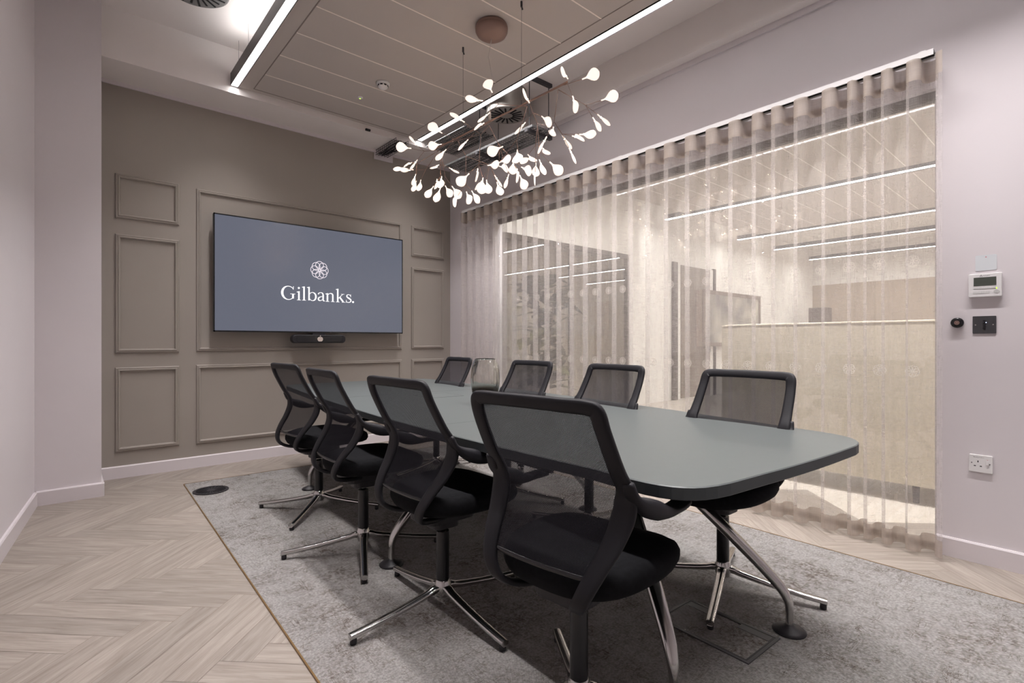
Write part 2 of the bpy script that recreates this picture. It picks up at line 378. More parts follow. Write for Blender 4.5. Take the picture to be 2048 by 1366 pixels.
# wall mouldings: mitred profile frames on the feature wall
def moulding(i, x0, x1, z0, z1):
    prof = [(0, 0), (.004, .012), (.010, .016), (.016, .013), (.022, .020), (.030, .018), (.036, 0)]
    bm = new(); cs = [(x0, z0, 1, 1), (x1, z0, -1, 1), (x1, z1, -1, -1), (x0, z1, 1, -1)]
    rr = [[bm.verts.new((cx+sx_*a, YW-b-.0005, cz+sz*a)) for a, b in prof] for cx, cz, sx_, sz in cs]
    for k in range(4):
        a, b = rr[k], rr[(k+1) % 4]
        for j in range(len(prof)-1): bm.faces.new((a[j], b[j], b[j+1], a[j+1]))
    struct(obj('trim_%d' % i, bm, M_FEAT))
for i, r_ in enumerate([(.305,.75,2.13,2.496), (.305,.75,1.024,2.002), (.305,.75,.215,.908), (.876,2.918,1.03,2.48), (.876,2.918,.208,.912),
                        (3.041,3.491,2.115,2.473), (3.041,3.491,1.034,1.989), (3.041,3.491,.21,.914)]): moulding(i+3, *r_)
# ---------------- glazed partition ----------------
gl = struct(rw('window_1', bx(.04, .08, GY0, GY1, 2.42, 2.47), mat('dark_glazing_frame', rgb(58, 50, 44), .5)))
fr = MATS['dark_glazing_frame']
struct(rw('window_frame', bx(.04, .08, GY0, GY1, 0, .025), fr))
struct(rw('window_frame', bx(.04, .08, GY0-.0, GY0+.012, .025, 2.42), fr))
ys = [GY0+.014, .915+.2, 2.06, 3.07, GY1]
for a, b in zip(ys, ys[1:]):
    g = struct(rw('window_1', bx(.055, .065, a+.002, b-.002, .025, 2.42), M_GLASS)); g.name = 'window_pane'
# carpet inset with brass edge
cq = [(.553, -1.45), (3.035, -1.45), (3.155, 4.66), (.70, 4.705)]
bm = new(); prism(bm, cq, .0, .006); tag(obj('carpet', bm, M_CARPET), 'grey distressed woven carpet panel set into the plank floor', 'carpet')
bm = new()
for a, b in zip(cq, cq[1:]+cq[:1]):
    d = (Vector(b)-Vector(a)).normalized(); nn = Vector((d.y, -d.x))*.005
    A, B = Vector(a)-d*.004, Vector(b)+d*.004
    prism(bm, [(A.x, A.y), (B.x, B.y), (B.x+nn.x, B.y+nn.y), (A.x+nn.x, A.y+nn.y)], 0, .0075)
struct(obj('trim_11', bm, M_BRASS))
# ---------------- acoustic raft ----------------
t = thing('ceiling_raft', 'suspended taupe plank ceiling raft between the two linear lights', 'ceiling panel', (1.98, 2.0, 3.30))
bm = new(); box(bm, -.858, .878, -3.2, 2.86, 0, .05); obj('raft_board', bm, M_RAFT, t)
lines = [4.86-.377*i for i in range(1, 17)]
bm = new()
for y in lines: box(bm, -.75, .75, y-2.0-.005, y-2.0+.005, -.002, .001)
obj('joint_strip', bm, M_LINE, t)
bm = new(); box(bm, -.757, -.75, -3.2, 2.8, -.0025, .001); box(bm, .75, .757, -3.2, 2.8, -.0025, .001); box(bm, -.757, .757, 2.8, 2.807, -.0025, .001)
obj('edge_groove', bm, mat('raft_groove', rgb(140, 130, 124), .8), t)
for x in (-.6, .6):
    for y in (-2.5, -.5, 1.5): bm = new(); tube(bm, [(x, y, .05), (x, y, .32 if x < 0 else .17)], .003); obj('hanger', bm, M_GALV, t)
# ---------------- linear lights ----------------
def linear(x0, x1, y0, y1, label):
    t = thing('linear_light', label, 'light', ((x0+x1)/2, (y0+y1)/2, 3.294)); hw = (x1-x0)/2; hl = (y1-y0)/2
    bm = new(); prof = [(-hw, .0), (-hw, .105), (-hw+.006, .105), (-hw+.006, .030), (hw-.006, .030), (hw-.006, .105), (hw, .105), (hw, .0), (hw-.003, 0), (hw-.003, .028), (-hw+.003, .028), (-hw+.003, 0)]
    ring_loft(bm, [[Vector((x, y, z)) for x, z in prof] for y in (-hl, hl)]); box(bm, -hw, hw, hl-.003, hl, .002, .105)
    obj('profile_housing', bm, M_ALU, t)
    obj('diffuser', bx(-hw+.006, hw-.006, -hl, hl-.004, .004, .010), M_LED, t)
    ld = bpy.data.lights.new('tube_lamp', 'AREA'); ld.shape = 'RECTANGLE'; ld.size = .014; ld.size_y = 2*hl-.02; ld.energy = BAR_LAMP; ld.color = (1, .955, .955); ld.spread = math.radians(94)
    lo = bpy.data.objects.new('tube_lamp', ld); COL.objects.link(lo); lo.parent = t; lo.location = (0, 0, .002)
    obj('uplight_lens', bx(-hw+.008, hw-.008, -hl, hl-.30, .095, .100), M_LEDUP if x0 < 2 else M_LEDUPR, t)
    for y in (hl-.15, hl-.45, 0, -hl+.4): bm = new(); tube(bm, [(0, y, .1), (0, y, (ZC if x0 < 2 else 3.47)-3.294)], .0012, 6); obj('suspension_wire', bm, M_GALV, t)
    return t
linear(1.057, 1.116, -.6, 4.86, 'left linear LED bar with dark housing under white ceiling')
linear(2.865, 2.926, -.6, 4.86, 'right linear LED bar running past the branching pendant')
# ---------------- ceiling devices ----------------
t = thing('smoke_detector', 'white round smoke detector on the taupe ceiling raft', 'smoke detector', (2.02, 3.98, 3.30))
bm = new(); lathe(bm, [(.055, 0), (.055, -.012), (.045, -.016)], c=(0,0,0)); obj('base', bm, M_WHITEP, t, smooth=True)
bm = new(); lathe(bm, [(.040, -.014), (.042, -.03), (.040, -.038), (.030, -.046), (.018, -.054), (.004, -.056)]); obj('sensor_head', bm, M_WHITEP, t, smooth=True)
bm = new()
for k in range(8): box(bm, .0405, .0432, -.010, .010, -.033, -.022, M=Matrix.Rotation(k*PI/4, 4, 'Z'))
obj('slot', bm, M_DARK, t)
t = thing('ceiling_sensor', 'small round sensor with green light in ceiling raft', 'sensor', (1.985, 4.35, 3.30))
bm = new(); lathe(bm, [(.026, 0), (.026, -.003), (.020, -.008), (.006, -.011)]); obj('housing', bm, M_WHITEP, t, smooth=True)
bm = new(); lathe(bm, [(.007, -.008), (.007, -.013), (.002, -.015)], 12); obj('indicator', bm, M_GREEN, t)
t = thing('ceiling_clip', 'small dark clip hanging from the white bulkhead edge', 'clip', (2.30, 4.865, 3.262))
obj('body', bx(-.025, .025, -.018, .004, -.02, .0), M_BLACK, t, bevel=.003); obj('tab', bx(-.012, .012, -.026, -.016, -.016, -.006), M_GREYP, t)
# diffusers
def slots(bm, r0, r1, n, z0, z1, hw=.008):
    for k in range(n):
        box(bm, r0, r1 if k % 2 == 0 else r1*.92, -hw, hw, z0, z1, M=Matrix.Rotation(2*PI*k/n+.1, 4, 'Z'))
t = thing('drum_diffuser', 'steel drum air diffuser with radial slots beside right light', 'air vent', (3.13, 3.68, 3.245))
bm = new(); lathe(bm, [(.188, .0), (.188, .225)], 48, cap0=False, cap1=False); lathe(bm, [(.19, .003), (.19, 0), (.182, -.002), (.182, .003)], 48, cap0=False, cap1=False); obj('drum', bm, M_ZINC, t, smooth=True)
bm = new(); lathe(bm, [(.184, .004), (.184, -.001)], 48); obj('face_plate', bm, M_ZINC, t)
bm = new(); slots(bm, .06, .165, 18, -.004, .001); obj('slot', bm, M_DARK, t)
t = thing('round_diffuser', 'round grey ceiling air diffuser with black radial slots', 'air vent', (.687, 4.2, ZC))
bm = new(); lathe(bm, [(.215, 0), (.215, -.012), (.205, -.018)], 48); obj('face_plate', bm, M_DIFFG, t)
bm = new(); slots(bm, .07, .195, 22, -.0205, -.016, .007); obj('slot', bm, M_DARK, t)
# perforated cable trays
def perf_tray(name, label, x0, x1, y0, y1, z, nx, ny, side=.03):
    t = thing(name, label, 'cable tray', ((x0+x1)/2, (y0+y1)/2, z))
    bm = new(); dx = (x1-x0)/nx; dy = (y1-y0)/ny; hx = (x1-x0)/2; hy = (y1-y0)/2
    for i in range(nx):
        for j in range(ny):
            X, Y = -hx+i*dx, -hy+j*dy; off = dy*.25*(1 if i % 2 else -1)
            gx, gy = dx*.28, dy*.18
            o = [(X, Y), (X+dx, Y), (X+dx, Y+dy), (X, Y+dy)]; q = [(X+gx, Y+gy+off*.4), (X+dx-gx, Y+gy+off*.4), (X+dx-gx, Y+dy-gy+off*.4), (X+gx, Y+dy-gy+off*.4)]
            O = [bm.verts.new((a, b, 0)) for a, b in o]; Q = [bm.verts.new((a, b, 0)) for a, b in q]
            for k in range(4): bm.faces.new((O[k], O[(k+1) % 4], Q[(k+1) % 4], Q[k]))
    bmesh.ops.remove_doubles(bm, verts=bm.verts, dist=.0005)
    obj('perforated_base', bm, M_GALV, t, recalc=False)
    bm = new(); side *= .4; box(bm, -hx, -hx+.0015, -hy, hy, 0, side); obj('side_flange', bm, M_GALV, t); bm = new(); box(bm, hx-.0015, hx, -hy, hy, 0, side)
    if name == 'cable_tray':
        box(bm, -hx, hx, -hy, -hy+.002, 0, side)
    obj('side_flange', bm, M_GALV, t)
    bm = new()
    for k in range(5):
        xx = -hx+.03+k*(x1-x0-.06)/4
        pts = [(xx+.012*math.sin(j*1.3+k*2), -hy+(y1-y0)*j/12, .012+.004*math.sin(j+k)) for j in range(13)]; tube(bm, pts, .006, 6)
    obj('cable', bm, M_BLACK, t, smooth=True)
    return t
perf_tray('perforated_panel', 'perforated steel ceiling tray behind the branching pendant', 2.935, 3.32, 4.09, 4.80, 3.222, 12, 22, .012)
t = perf_tray('cable_tray', 'deep perforated cable tray hung by rods beside right wall', 3.06, 3.35, 3.25, 4.62, 2.99, 9, 40, .05)
for x, y in ((-.12, -.62), (.12, -.62), (-.12, .1), (.12, .1)): bm = new(); tube(bm, [(x, y, -.02), (x, y, .475)], .004); obj('threaded_rod', bm, M_GREYP, t)
for y in (-.62, .1):
    obj('strut', bx(-.16, .15, y-.018, y+.018, -.03, -.002), M_GREYP, t); obj('strut', bx(-.16, .15, y-.018, y+.018, .45, .48), M_GREYP, t)
t = thing('wire_basket_tray', 'wire mesh cable basket passing through notch in feature wall', 'cable tray', (2.66, 4.93, 3.185))
bm = new()
for x in (-.07, -.035, 0, .035, .07): tube(bm, [(x, -.12, 0), (x, .37, 0)], .0025, 6)
for s in (-.07, .07):
    for z in (.025, .05): tube(bm, [(s, -.12, z), (s, .37, z)], .0025, 6)
for j in range(12):
    y = -.12+j*.044; tube(bm, [(-.07, y, .05), (-.07, y, 0), (.07, y, 0), (.07, y, .05)], .0025, 6)
obj('basket', bm, M_GREYP, t)
bm = new()
for k in range(5): tube(bm, [(-.045+k*.022+.006*math.sin(j+k), -.13+j*.05, .012+.01*math.sin(k*2+j*.7)) for j in range(10)], .008, 6)
obj('cable', bm, M_BLACK, t, smooth=True)
struct(obj('trim_12', bx(2.575, 2.80, YW-.012, YW, 3.14, 3.215), M_TRIM))
# floor grille and floor box
t = thing('floor_grille', 'round black floor air grille in the carpet corner', 'air vent', (.82, 4.37, .006))
bm = new(); annulus(bm, .118, .098, 0, .006); obj('rim', bm, M_BLACK, t)
bm = new(); lathe(bm, [(.1, 0), (.1, .002)], 32); obj('grille_plate', bm, M_DARK, t)
bm = new()
for k in range(24): box(bm, .025, .094, -.0025, .0025, .001, .0055, M=Matrix.Rotation(2*PI*k/24, 4, 'Z') )
lathe(bm, [(.026, 0), (.026, .0055)], 20); obj('blade', bm, M_BLACK, t)
t = thing('floor_box', 'grey framed floor socket box lid set in the carpet', 'floor box', (1.905, .985, .006), -.04)
def frame_rect(bm, hx, hy, w_, z0, z1):
    box(bm, -hx, hx, -hy, -hy+w_, z0, z1); box(bm, -hx, hx, hy-w_, hy, z0, z1); box(bm, -hx, -hx+w_, -hy+w_, hy-w_, z0, z1); box(bm, hx-w_, hx, -hy+w_, hy-w_, z0, z1)
bm = new(); frame_rect(bm, .122, .19, .012, 0, .004); obj('frame', bm, M_GREYP, t)
bm = new(); frame_rect(bm, .108, .176, .005, 0, .003); obj('lid_edge', bm, M_BLACK, t)
for a in (-.17, .05): obj('cable_flap', bx(.068, .102, a, a+.12, .0, .0035), M_GREYP, t)
obj('carpet_inlay', bx(-.103, .066, -.171, .171, 0, .003), M_CARPET, t)
# pendant geometry, world coordinates in metres: branches (a, b) and leaves (base, tip, face-on share, branch node)
BR=[((2.206, 2.074, 2.624), (2.208, 2.045, 2.621)),((2.205, 2.119, 2.614), (2.42, 2.091, 2.577)),((2.205, 2.119, 2.614), (2.115, 2.064, 2.38)),((2.115, 2.064, 2.38), (2.106, 1.993, 2.286)),((2.208, 2.372, 2.624), (2.28, 2.416, 2.599)),((2.28, 2.416, 2.599), (2.344, 2.44, 2.554)),((2.344, 2.44, 2.554), (2.321, 2.433, 2.403)),((2.344, 2.44, 2.554), (2.409, 2.489, 2.401)),((2.209, 2.394, 2.61), (2.093, 2.362, 2.361)),((2.209, 2.394, 2.61), (2.199, 2.667, 2.717)),((2.213, 2.785, 2.613), (2.15, 2.602, 2.409)),((2.15, 2.602, 2.409), (2.175, 2.527, 2.327)),((2.213, 2.785, 2.613), (2.231, 2.903, 2.593)),((2.231, 2.903, 2.593), (2.196, 2.88, 2.37)),((2.221, 3.174, 2.626), (2.185, 3.02, 2.459)),((2.185, 3.02, 2.459), (2.194, 3.038, 2.266)),((2.185, 3.02, 2.459), (2.278, 2.86, 2.375)),((2.226, 3.441, 2.629), (2.182, 3.585, 2.654)),((2.226, 3.441, 2.629), (2.083, 3.406, 2.435)),((2.226, 3.441, 2.629), (2.178, 3.694, 2.58)),((2.224, 3.413, 2.625), (2.251, 3.456, 2.429)),((2.224, 3.413, 2.625), (2.206, 3.322, 2.392)),((2.224, 3.413, 2.625), (2.241, 3.399, 2.508)),]
LEAVES=[((2.11, 3.667, 2.68), (2.016, 3.748, 2.697), 1, (2.182, 3.585, 2.654)),
((2.155, 3.646, 2.707), (2.09, 3.652, 2.761), 0.35, (2.182, 3.585, 2.654)),
((2.043, 3.12, 2.54), (1.961, 3.171, 2.517), 1, (2.231, 2.903, 2.593)),
((2.152, 3.28, 2.696), (2.073, 3.348, 2.766), 0.9, (2.22, 3.196, 2.637)),
((2.171, 3.018, 2.7), (2.093, 3.086, 2.77), 0.4, (2.231, 2.903, 2.593)),
((2.138, 2.659, 2.773), (2.133, 2.717, 2.876), 1, (2.199, 2.667, 2.717)),
((2.147, 2.771, 2.76), (2.056, 2.85, 2.778), 0.6, (2.199, 2.667, 2.717)),
((2.146, 2.694, 2.654), (2.085, 2.747, 2.588), 0.3, (2.199, 2.667, 2.717)),
((2.157, 2.771, 2.612), (2.068, 2.758, 2.549), 0.35, (2.213, 2.785, 2.613)),
((2.15, 2.946, 2.549), (2.096, 2.993, 2.474), 0.3, (2.218, 2.964, 2.621)),
((2.168, 3.249, 2.57), (2.109, 3.3, 2.487), 0.55, (2.223, 3.246, 2.63)),
((2.19, 2.353, 2.613), (2.187, 2.413, 2.713), 0.3, (2.208, 2.372, 2.624)),
((2.179, 2.016, 2.63), (2.095, 1.99, 2.643), 0.5, (2.208, 2.045, 2.621)),
((2.239, 1.961, 2.626), (2.314, 1.896, 2.668), 1, (2.208, 2.045, 2.621)),
((2.24, 2.036, 2.557), (2.245, 2.005, 2.454), 0.6, (2.208, 2.045, 2.621)),
((2.457, 2.0, 2.585), (2.536, 1.931, 2.623), 1, (2.42, 2.091, 2.577)),
((2.496, 2.1, 2.527), (2.537, 2.064, 2.441), 0.5, (2.42, 2.091, 2.577)),
((2.428, 2.005, 2.494), (2.487, 1.954, 2.427), 0.35, (2.42, 2.091, 2.577)),
((2.345, 2.403, 2.591), (2.361, 2.325, 2.515), 0.8, (2.28, 2.416, 2.599)),
((2.456, 2.402, 2.55), (2.507, 2.469, 2.532), 0.95, (2.344, 2.44, 2.554)),
((2.228, 2.431, 2.527), (2.178, 2.475, 2.449), 0.3, (2.28, 2.416, 2.599)),
((2.152, 1.905, 2.269), (2.192, 1.819, 2.254), 0.75, (2.106, 1.993, 2.286)),
((2.121, 1.929, 2.259), (2.107, 1.837, 2.215), 0.45, (2.106, 1.993, 2.286)),
((2.147, 2.031, 2.302), (2.213, 2.02, 2.237), 0.35, (2.106, 1.993, 2.286)),
((2.117, 1.951, 2.2), (2.167, 1.944, 2.122), 0.25, (2.106, 1.993, 2.286)),
((2.076, 2.085, 2.291), (2.036, 2.119, 2.195), 0.25, (2.115, 2.064, 2.38)),
((2.386, 2.446, 2.412), (2.473, 2.468, 2.389), 0.6, (2.321, 2.433, 2.403)),
((2.136, 2.545, 2.382), (2.059, 2.611, 2.337), 1, (2.15, 2.602, 2.409)),
((2.08, 2.342, 2.288), (2.039, 2.295, 2.188), 0.9, (2.093, 2.362, 2.361)),
((2.29, 2.476, 2.347), (2.377, 2.5, 2.327), 0.6, (2.321, 2.433, 2.403)),
((2.066, 2.316, 2.236), (2.157, 2.343, 2.23), 0.9, (2.093, 2.362, 2.361)),
((2.488, 2.471, 2.343), (2.553, 2.415, 2.261), 0.95, (2.409, 2.489, 2.401)),
((2.406, 2.488, 2.344), (2.435, 2.463, 2.241), 0.55, (2.409, 2.489, 2.401)),
((2.375, 2.489, 2.318), (2.41, 2.526, 2.248), 0.9, (2.409, 2.489, 2.401)),
((2.317, 2.432, 2.222), (2.261, 2.383, 2.132), 0.2, (2.321, 2.433, 2.403)),
((2.198, 2.436, 2.234), (2.202, 2.344, 2.179), 0.9, (2.175, 2.527, 2.327)),
((2.23, 2.551, 2.316), (2.262, 2.593, 2.248), 1, (2.175, 2.527, 2.327)),
((2.037, 2.465, 2.234), (2.055, 2.372, 2.243), 0.8, (2.093, 2.362, 2.361)),
((2.153, 2.606, 2.274), (2.25, 2.626, 2.282), 0.8, (2.15, 2.602, 2.409)),
((2.232, 2.827, 2.354), (2.255, 2.729, 2.341), 0.9, (2.196, 2.88, 2.37)),
((2.137, 3.616, 2.583), (2.092, 3.655, 2.5), 0.3, (2.182, 3.585, 2.654)),
((2.159, 3.744, 2.598), (2.075, 3.718, 2.546), 0.3, (2.178, 3.694, 2.58)),
((1.954, 3.457, 2.426), (1.874, 3.527, 2.428), 0.5, (2.083, 3.406, 2.435)),
((1.998, 3.439, 2.427), (1.919, 3.508, 2.425), 0.55, (2.083, 3.406, 2.435)),
((2.191, 3.734, 2.508), (2.175, 3.763, 2.416), 0.5, (2.178, 3.694, 2.58)),
((2.165, 3.681, 2.433), (2.167, 3.739, 2.362), 0.7, (2.178, 3.694, 2.58)),
((2.081, 3.47, 2.375), (2.096, 3.529, 2.309), 0.7, (2.083, 3.406, 2.435)),
((2.232, 3.45, 2.519), (2.148, 3.423, 2.462), 0.35, (2.241, 3.399, 2.508)),
((2.281, 3.378, 2.489), (2.367, 3.375, 2.465), 0.3, (2.241, 3.399, 2.508)),
((2.254, 3.51, 2.425), (2.212, 3.454, 2.333), 0.5, (2.251, 3.456, 2.429)),
((2.254, 3.443, 2.431), (2.227, 3.419, 2.328), 0.8, (2.251, 3.456, 2.429)),
((2.191, 3.462, 2.346), (2.144, 3.502, 2.255), 0.8, (2.251, 3.456, 2.429)),
((2.252, 3.457, 2.343), (2.221, 3.484, 2.229), 0.75, (2.251, 3.456, 2.429)),
((2.197, 3.309, 2.316), (2.236, 3.275, 2.23), 0.9, (2.206, 3.322, 2.392)),
((2.222, 3.253, 2.304), (2.272, 3.21, 2.212), 0.95, (2.206, 3.322, 2.392)),
((2.136, 3.053, 2.171), (2.074, 3.021, 2.086), 0.6, (2.194, 3.038, 2.266)),
((2.131, 2.907, 2.295), (2.067, 2.962, 2.215), 1, (2.196, 2.88, 2.37)),
((2.176, 2.868, 2.328), (2.135, 2.826, 2.229), 0.25, (2.196, 2.88, 2.37)),
((2.22, 3.064, 2.219), (2.219, 3.01, 2.122), 0.8, (2.194, 3.038, 2.266)),
((2.243, 3.031, 2.224), (2.287, 2.993, 2.134), 0.7, (2.194, 3.038, 2.266)),
((2.221, 2.879, 2.255), (2.227, 2.965, 2.22), 0.3, (2.278, 2.86, 2.375)),
((2.192, 2.829, 2.258), (2.183, 2.837, 2.146), 1, (2.196, 2.88, 2.37)),
((2.226, 2.833, 2.253), (2.251, 2.837, 2.162), 1, (2.278, 2.86, 2.375)),
((2.267, 2.794, 2.285), (2.325, 2.782, 2.213), 0.25, (2.278, 2.86, 2.375)),
((2.34, 2.858, 2.266), (2.364, 2.836, 2.171), 0.9, (2.278, 2.86, 2.375)),
((2.195, 2.556, 2.219), (2.196, 2.599, 2.138), 0.4, (2.15, 2.602, 2.409)),
((2.183, 2.463, 2.227), (2.148, 2.413, 2.129), 0.35, (2.175, 2.527, 2.327)),
((2.25, 2.51, 2.212), (2.281, 2.483, 2.12), 0.9, (2.175, 2.527, 2.327)),
]

TXX, TXZ, TXW, LGX, LGZ = -.370, -.211, .735, .002, .102
# ---------------- conference table ----------------
t = thing('conference_table', 'long boat-shaped grey-green conference table on polished splayed legs', 'table', (1.95, 2.65, 0), -.0838)
def outline(inset=0.0):
    pts = []; ne = 14; R = .24
    def hw(y): return .725 - (.15*(y/2)**2 if y < 0 else .05*(y/2)**2) - inset
    E_ = 2.045 - inset
    def endy(x, s): return s*(E_ - .03*(x/.6)**2)
    for s in (1, -1):       # +x side going from -y to +y, then the other side
        ys = [(-1.70 + 3.40*i/24) for i in range(25)]
        for y in ys: pts.append((s*hw(s*y), s*y))
        # corner at the end s
        y1 = s*1.70; x1 = hw(y1); x2 = x1-.32; y2 = endy(x2, s)
        for k in range(1, 10):
            u = k/10
            bx_ = (1-u)**2*x1 + 2*u*(1-u)*(x1+(-.035 if s < 0 else -.015)) + u*u*x2
            by_ = (1-u)**2*y1 + 2*u*(1-u)*s*(E_-.015) + u*u*y2
            # squarer corner
            ex = x1 + (x2-x1)*(1-(1-u**1.9)**(1/1.9)) if True else bx_; ey = y1 + (y2-y1)*(1-(1-(u))**1.9)**(1/1.9)
            pts.append((s*ex, ey))
        for k in range(1, ne): 
            x = x2 - 2*x2*k/ne; pts.append((s*x, endy(x, s)))
        for k in range(9, 0, -1):
            u = k/10; e_ = 1.65 if s < 0 else 1.9
            ex = x1 + (x2-x1)*(1-(1-u**e_)**(1/e_)); ey = y1 + (y2-y1)*(1-(1-u)**e_)**(1/e_)
            pts.append((-s*ex, ey))
    return pts
ol = outline(); il = outline(.003)
bm = new()
A = [bm.verts.new((x, y, .703)) for x, y in il]; B = [bm.verts.new((x, y, .706)) for x, y in ol]; C_ = [bm.verts.new((x, y, .737)) for x, y in ol]; D = [bm.verts.new((x, y, .740)) for x, y in il]
nn = len(ol)
for P_, Q, mi in ((A, B, 1), (B, C_, 1), (C_, D, 0)):
    for i in range(nn): bm.faces.new((P_[i], P_[(i+1) % nn], Q[(i+1) % nn], Q[i])).material_index = mi
bm.faces.new(D).material_index = 0; bm.faces.new(A[::-1]).material_index = 1
obj('tabletop', bm, [M_TABLE, M_TEDGE], t)
M_JOINT = mat('table_joint', rgb(70, 74, 74), .6)
for y in (-.72, .68): obj('joint', bx(-.71, .71, y-.0008, y+.0008, .7398, .7403), M_JOINT, t)
h_ = obj('cable_hatch', bx(-.13, .13, .30, .56, .7399, .7406), M_TABLE, t)
bm = new()
for a in ((-.131, .131, .298, .3), (-.131, .131, .56, .562), (-.132, -.13, .298, .562), (.13, .132, .298, .562)): box(bm, *a, .7399, .7408)
obj('hatch_edge', bm, M_JOINT, h_)
bm = new(); box(bm, -.05, -.02, -1.75, 1.75, .64, .70); box(bm, .02, .05, -1.75, 1.75, .64, .70)
for y in (-1.2, -.35, .5, 1.25): box(bm, -.56, .56, y-.025, y+.025, .665, .703)
obj('support_beam', bm, M_BLACKM, t, bevel=.003)
bm = new()
for x in (-.60, .60):
    box(bm, x-.006, x+.006, -1.5, 1.5, .68, .703)
obj('side_rail', bm, M_BLACKM, t)
def leg(foot, top, i):
    bm = new(); fx, fy = foot; tx, ty = top
    dx, dy = (tx-fx), (ty-fy)
    P = catmull([(fx, fy, .022), (fx, fy, .075), (fx+dx*.008, fy+dy*.008, .125), (fx+dx*.07, fy+dy*.07, .19), (fx+dx*.3, fy+dy*.3, .34), (fx+dx*.6, fy+dy*.6, .52), (fx+dx*.88, fy+dy*.88, .665), (tx, ty, .69)], 5)
    n_ = len(P); side = Vector((-dy, dx, 0)).normalized()
    hw = [.013+.019*min(1, max(0, (k/n_-.12))/.5) for k in range(n_)]; ht = [.012+.009*min(1, k/n_/.6) for k in range(n_)]
    band(bm, P, [side]*n_, hw, ht, seg=16, pw=2.6)
    lo = obj('leg', bm, M_CHROME, t, smooth=True)
    bm = new(); lathe(bm, [(.0, .0), (.058, .0), (.060, .005), (.048, .014), (.022, .022), (.012, .03)], 28, c=(fx, fy, .006), cap0=False, cap1=True); obj('foot', bm, M_BLACK, lo, smooth=True)
def loc2(x, y):
    th = .0838; dx, dy = x-1.95, y-2.65; return (dx*math.cos(th)-dy*math.sin(th), dx*math.sin(th)+dy*math.cos(th))
tops = loc2(1.88, 1.48)
leg(loc2(2.10, .79), (tops[0]+.03, tops[1]), 0); leg(loc2(1.425, .875), (tops[0]-.03, tops[1]), 1)
leg(loc2(1.228, 2.33), (-.05, -.35), 2); leg((.70, -.35), (.05, -.35), 3)
leg(loc2(1.395, 3.93), (-.05, 1.2), 4); leg((.62, 1.3), (.05, 1.2), 5)
bm = new(); lathe(bm, [(.016, 0), (.016, .03), (.010, .036)], 16, c=(-.565, -1.28, .665), axis='z'); tube(bm, [(-.58,-1.3,.66),(-.55,-1.26,.64)], .012); obj('clamp_bolt', bm, M_CHROME, t, smooth=True)
# ---------------- vase ----------------
V = tag(obj('vase', bm := new(), M_VASE), 'smoky glass vase with dark brown base standing on the table', 'vase') if False else None
bm = new()
po = [(.0, .0), (.046, .0), (.056, .006), (.068, .03), (.080, .07), (.087, .12), (.088, .165), (.085, .21), (.077, .245), (.066, .268), (.060, .274)]
pi_ = [(.057, .274), (.062, .266), (.073, .243), (.081, .21), (.084, .165), (.083, .12), (.075, .072), (.060, .035), (.04, .022), (.0, .02)]
def flute(prof, seg=72):
    rings = []
    for r_, z in prof:
        a_ = .0028*math.sin(PI*min(1, z/.27))
        rings.append([Vector(((max(r_, .0005)+a_*math.cos(7*2*PI*i/seg))*math.cos(2*PI*i/seg), (max(r_, .0005)+a_*math.cos(7*2*PI*i/seg))*math.sin(2*PI*i/seg), z)) for i in range(seg)])
    return rings
ring_loft(bm, flute(po + pi_)); o = obj('vase', bm, M_VASE, smooth=True, loc=(1.955, 2.50, .7408)); tag(o, 'smoky glass vase with dark brown base standing on the table', 'vase')
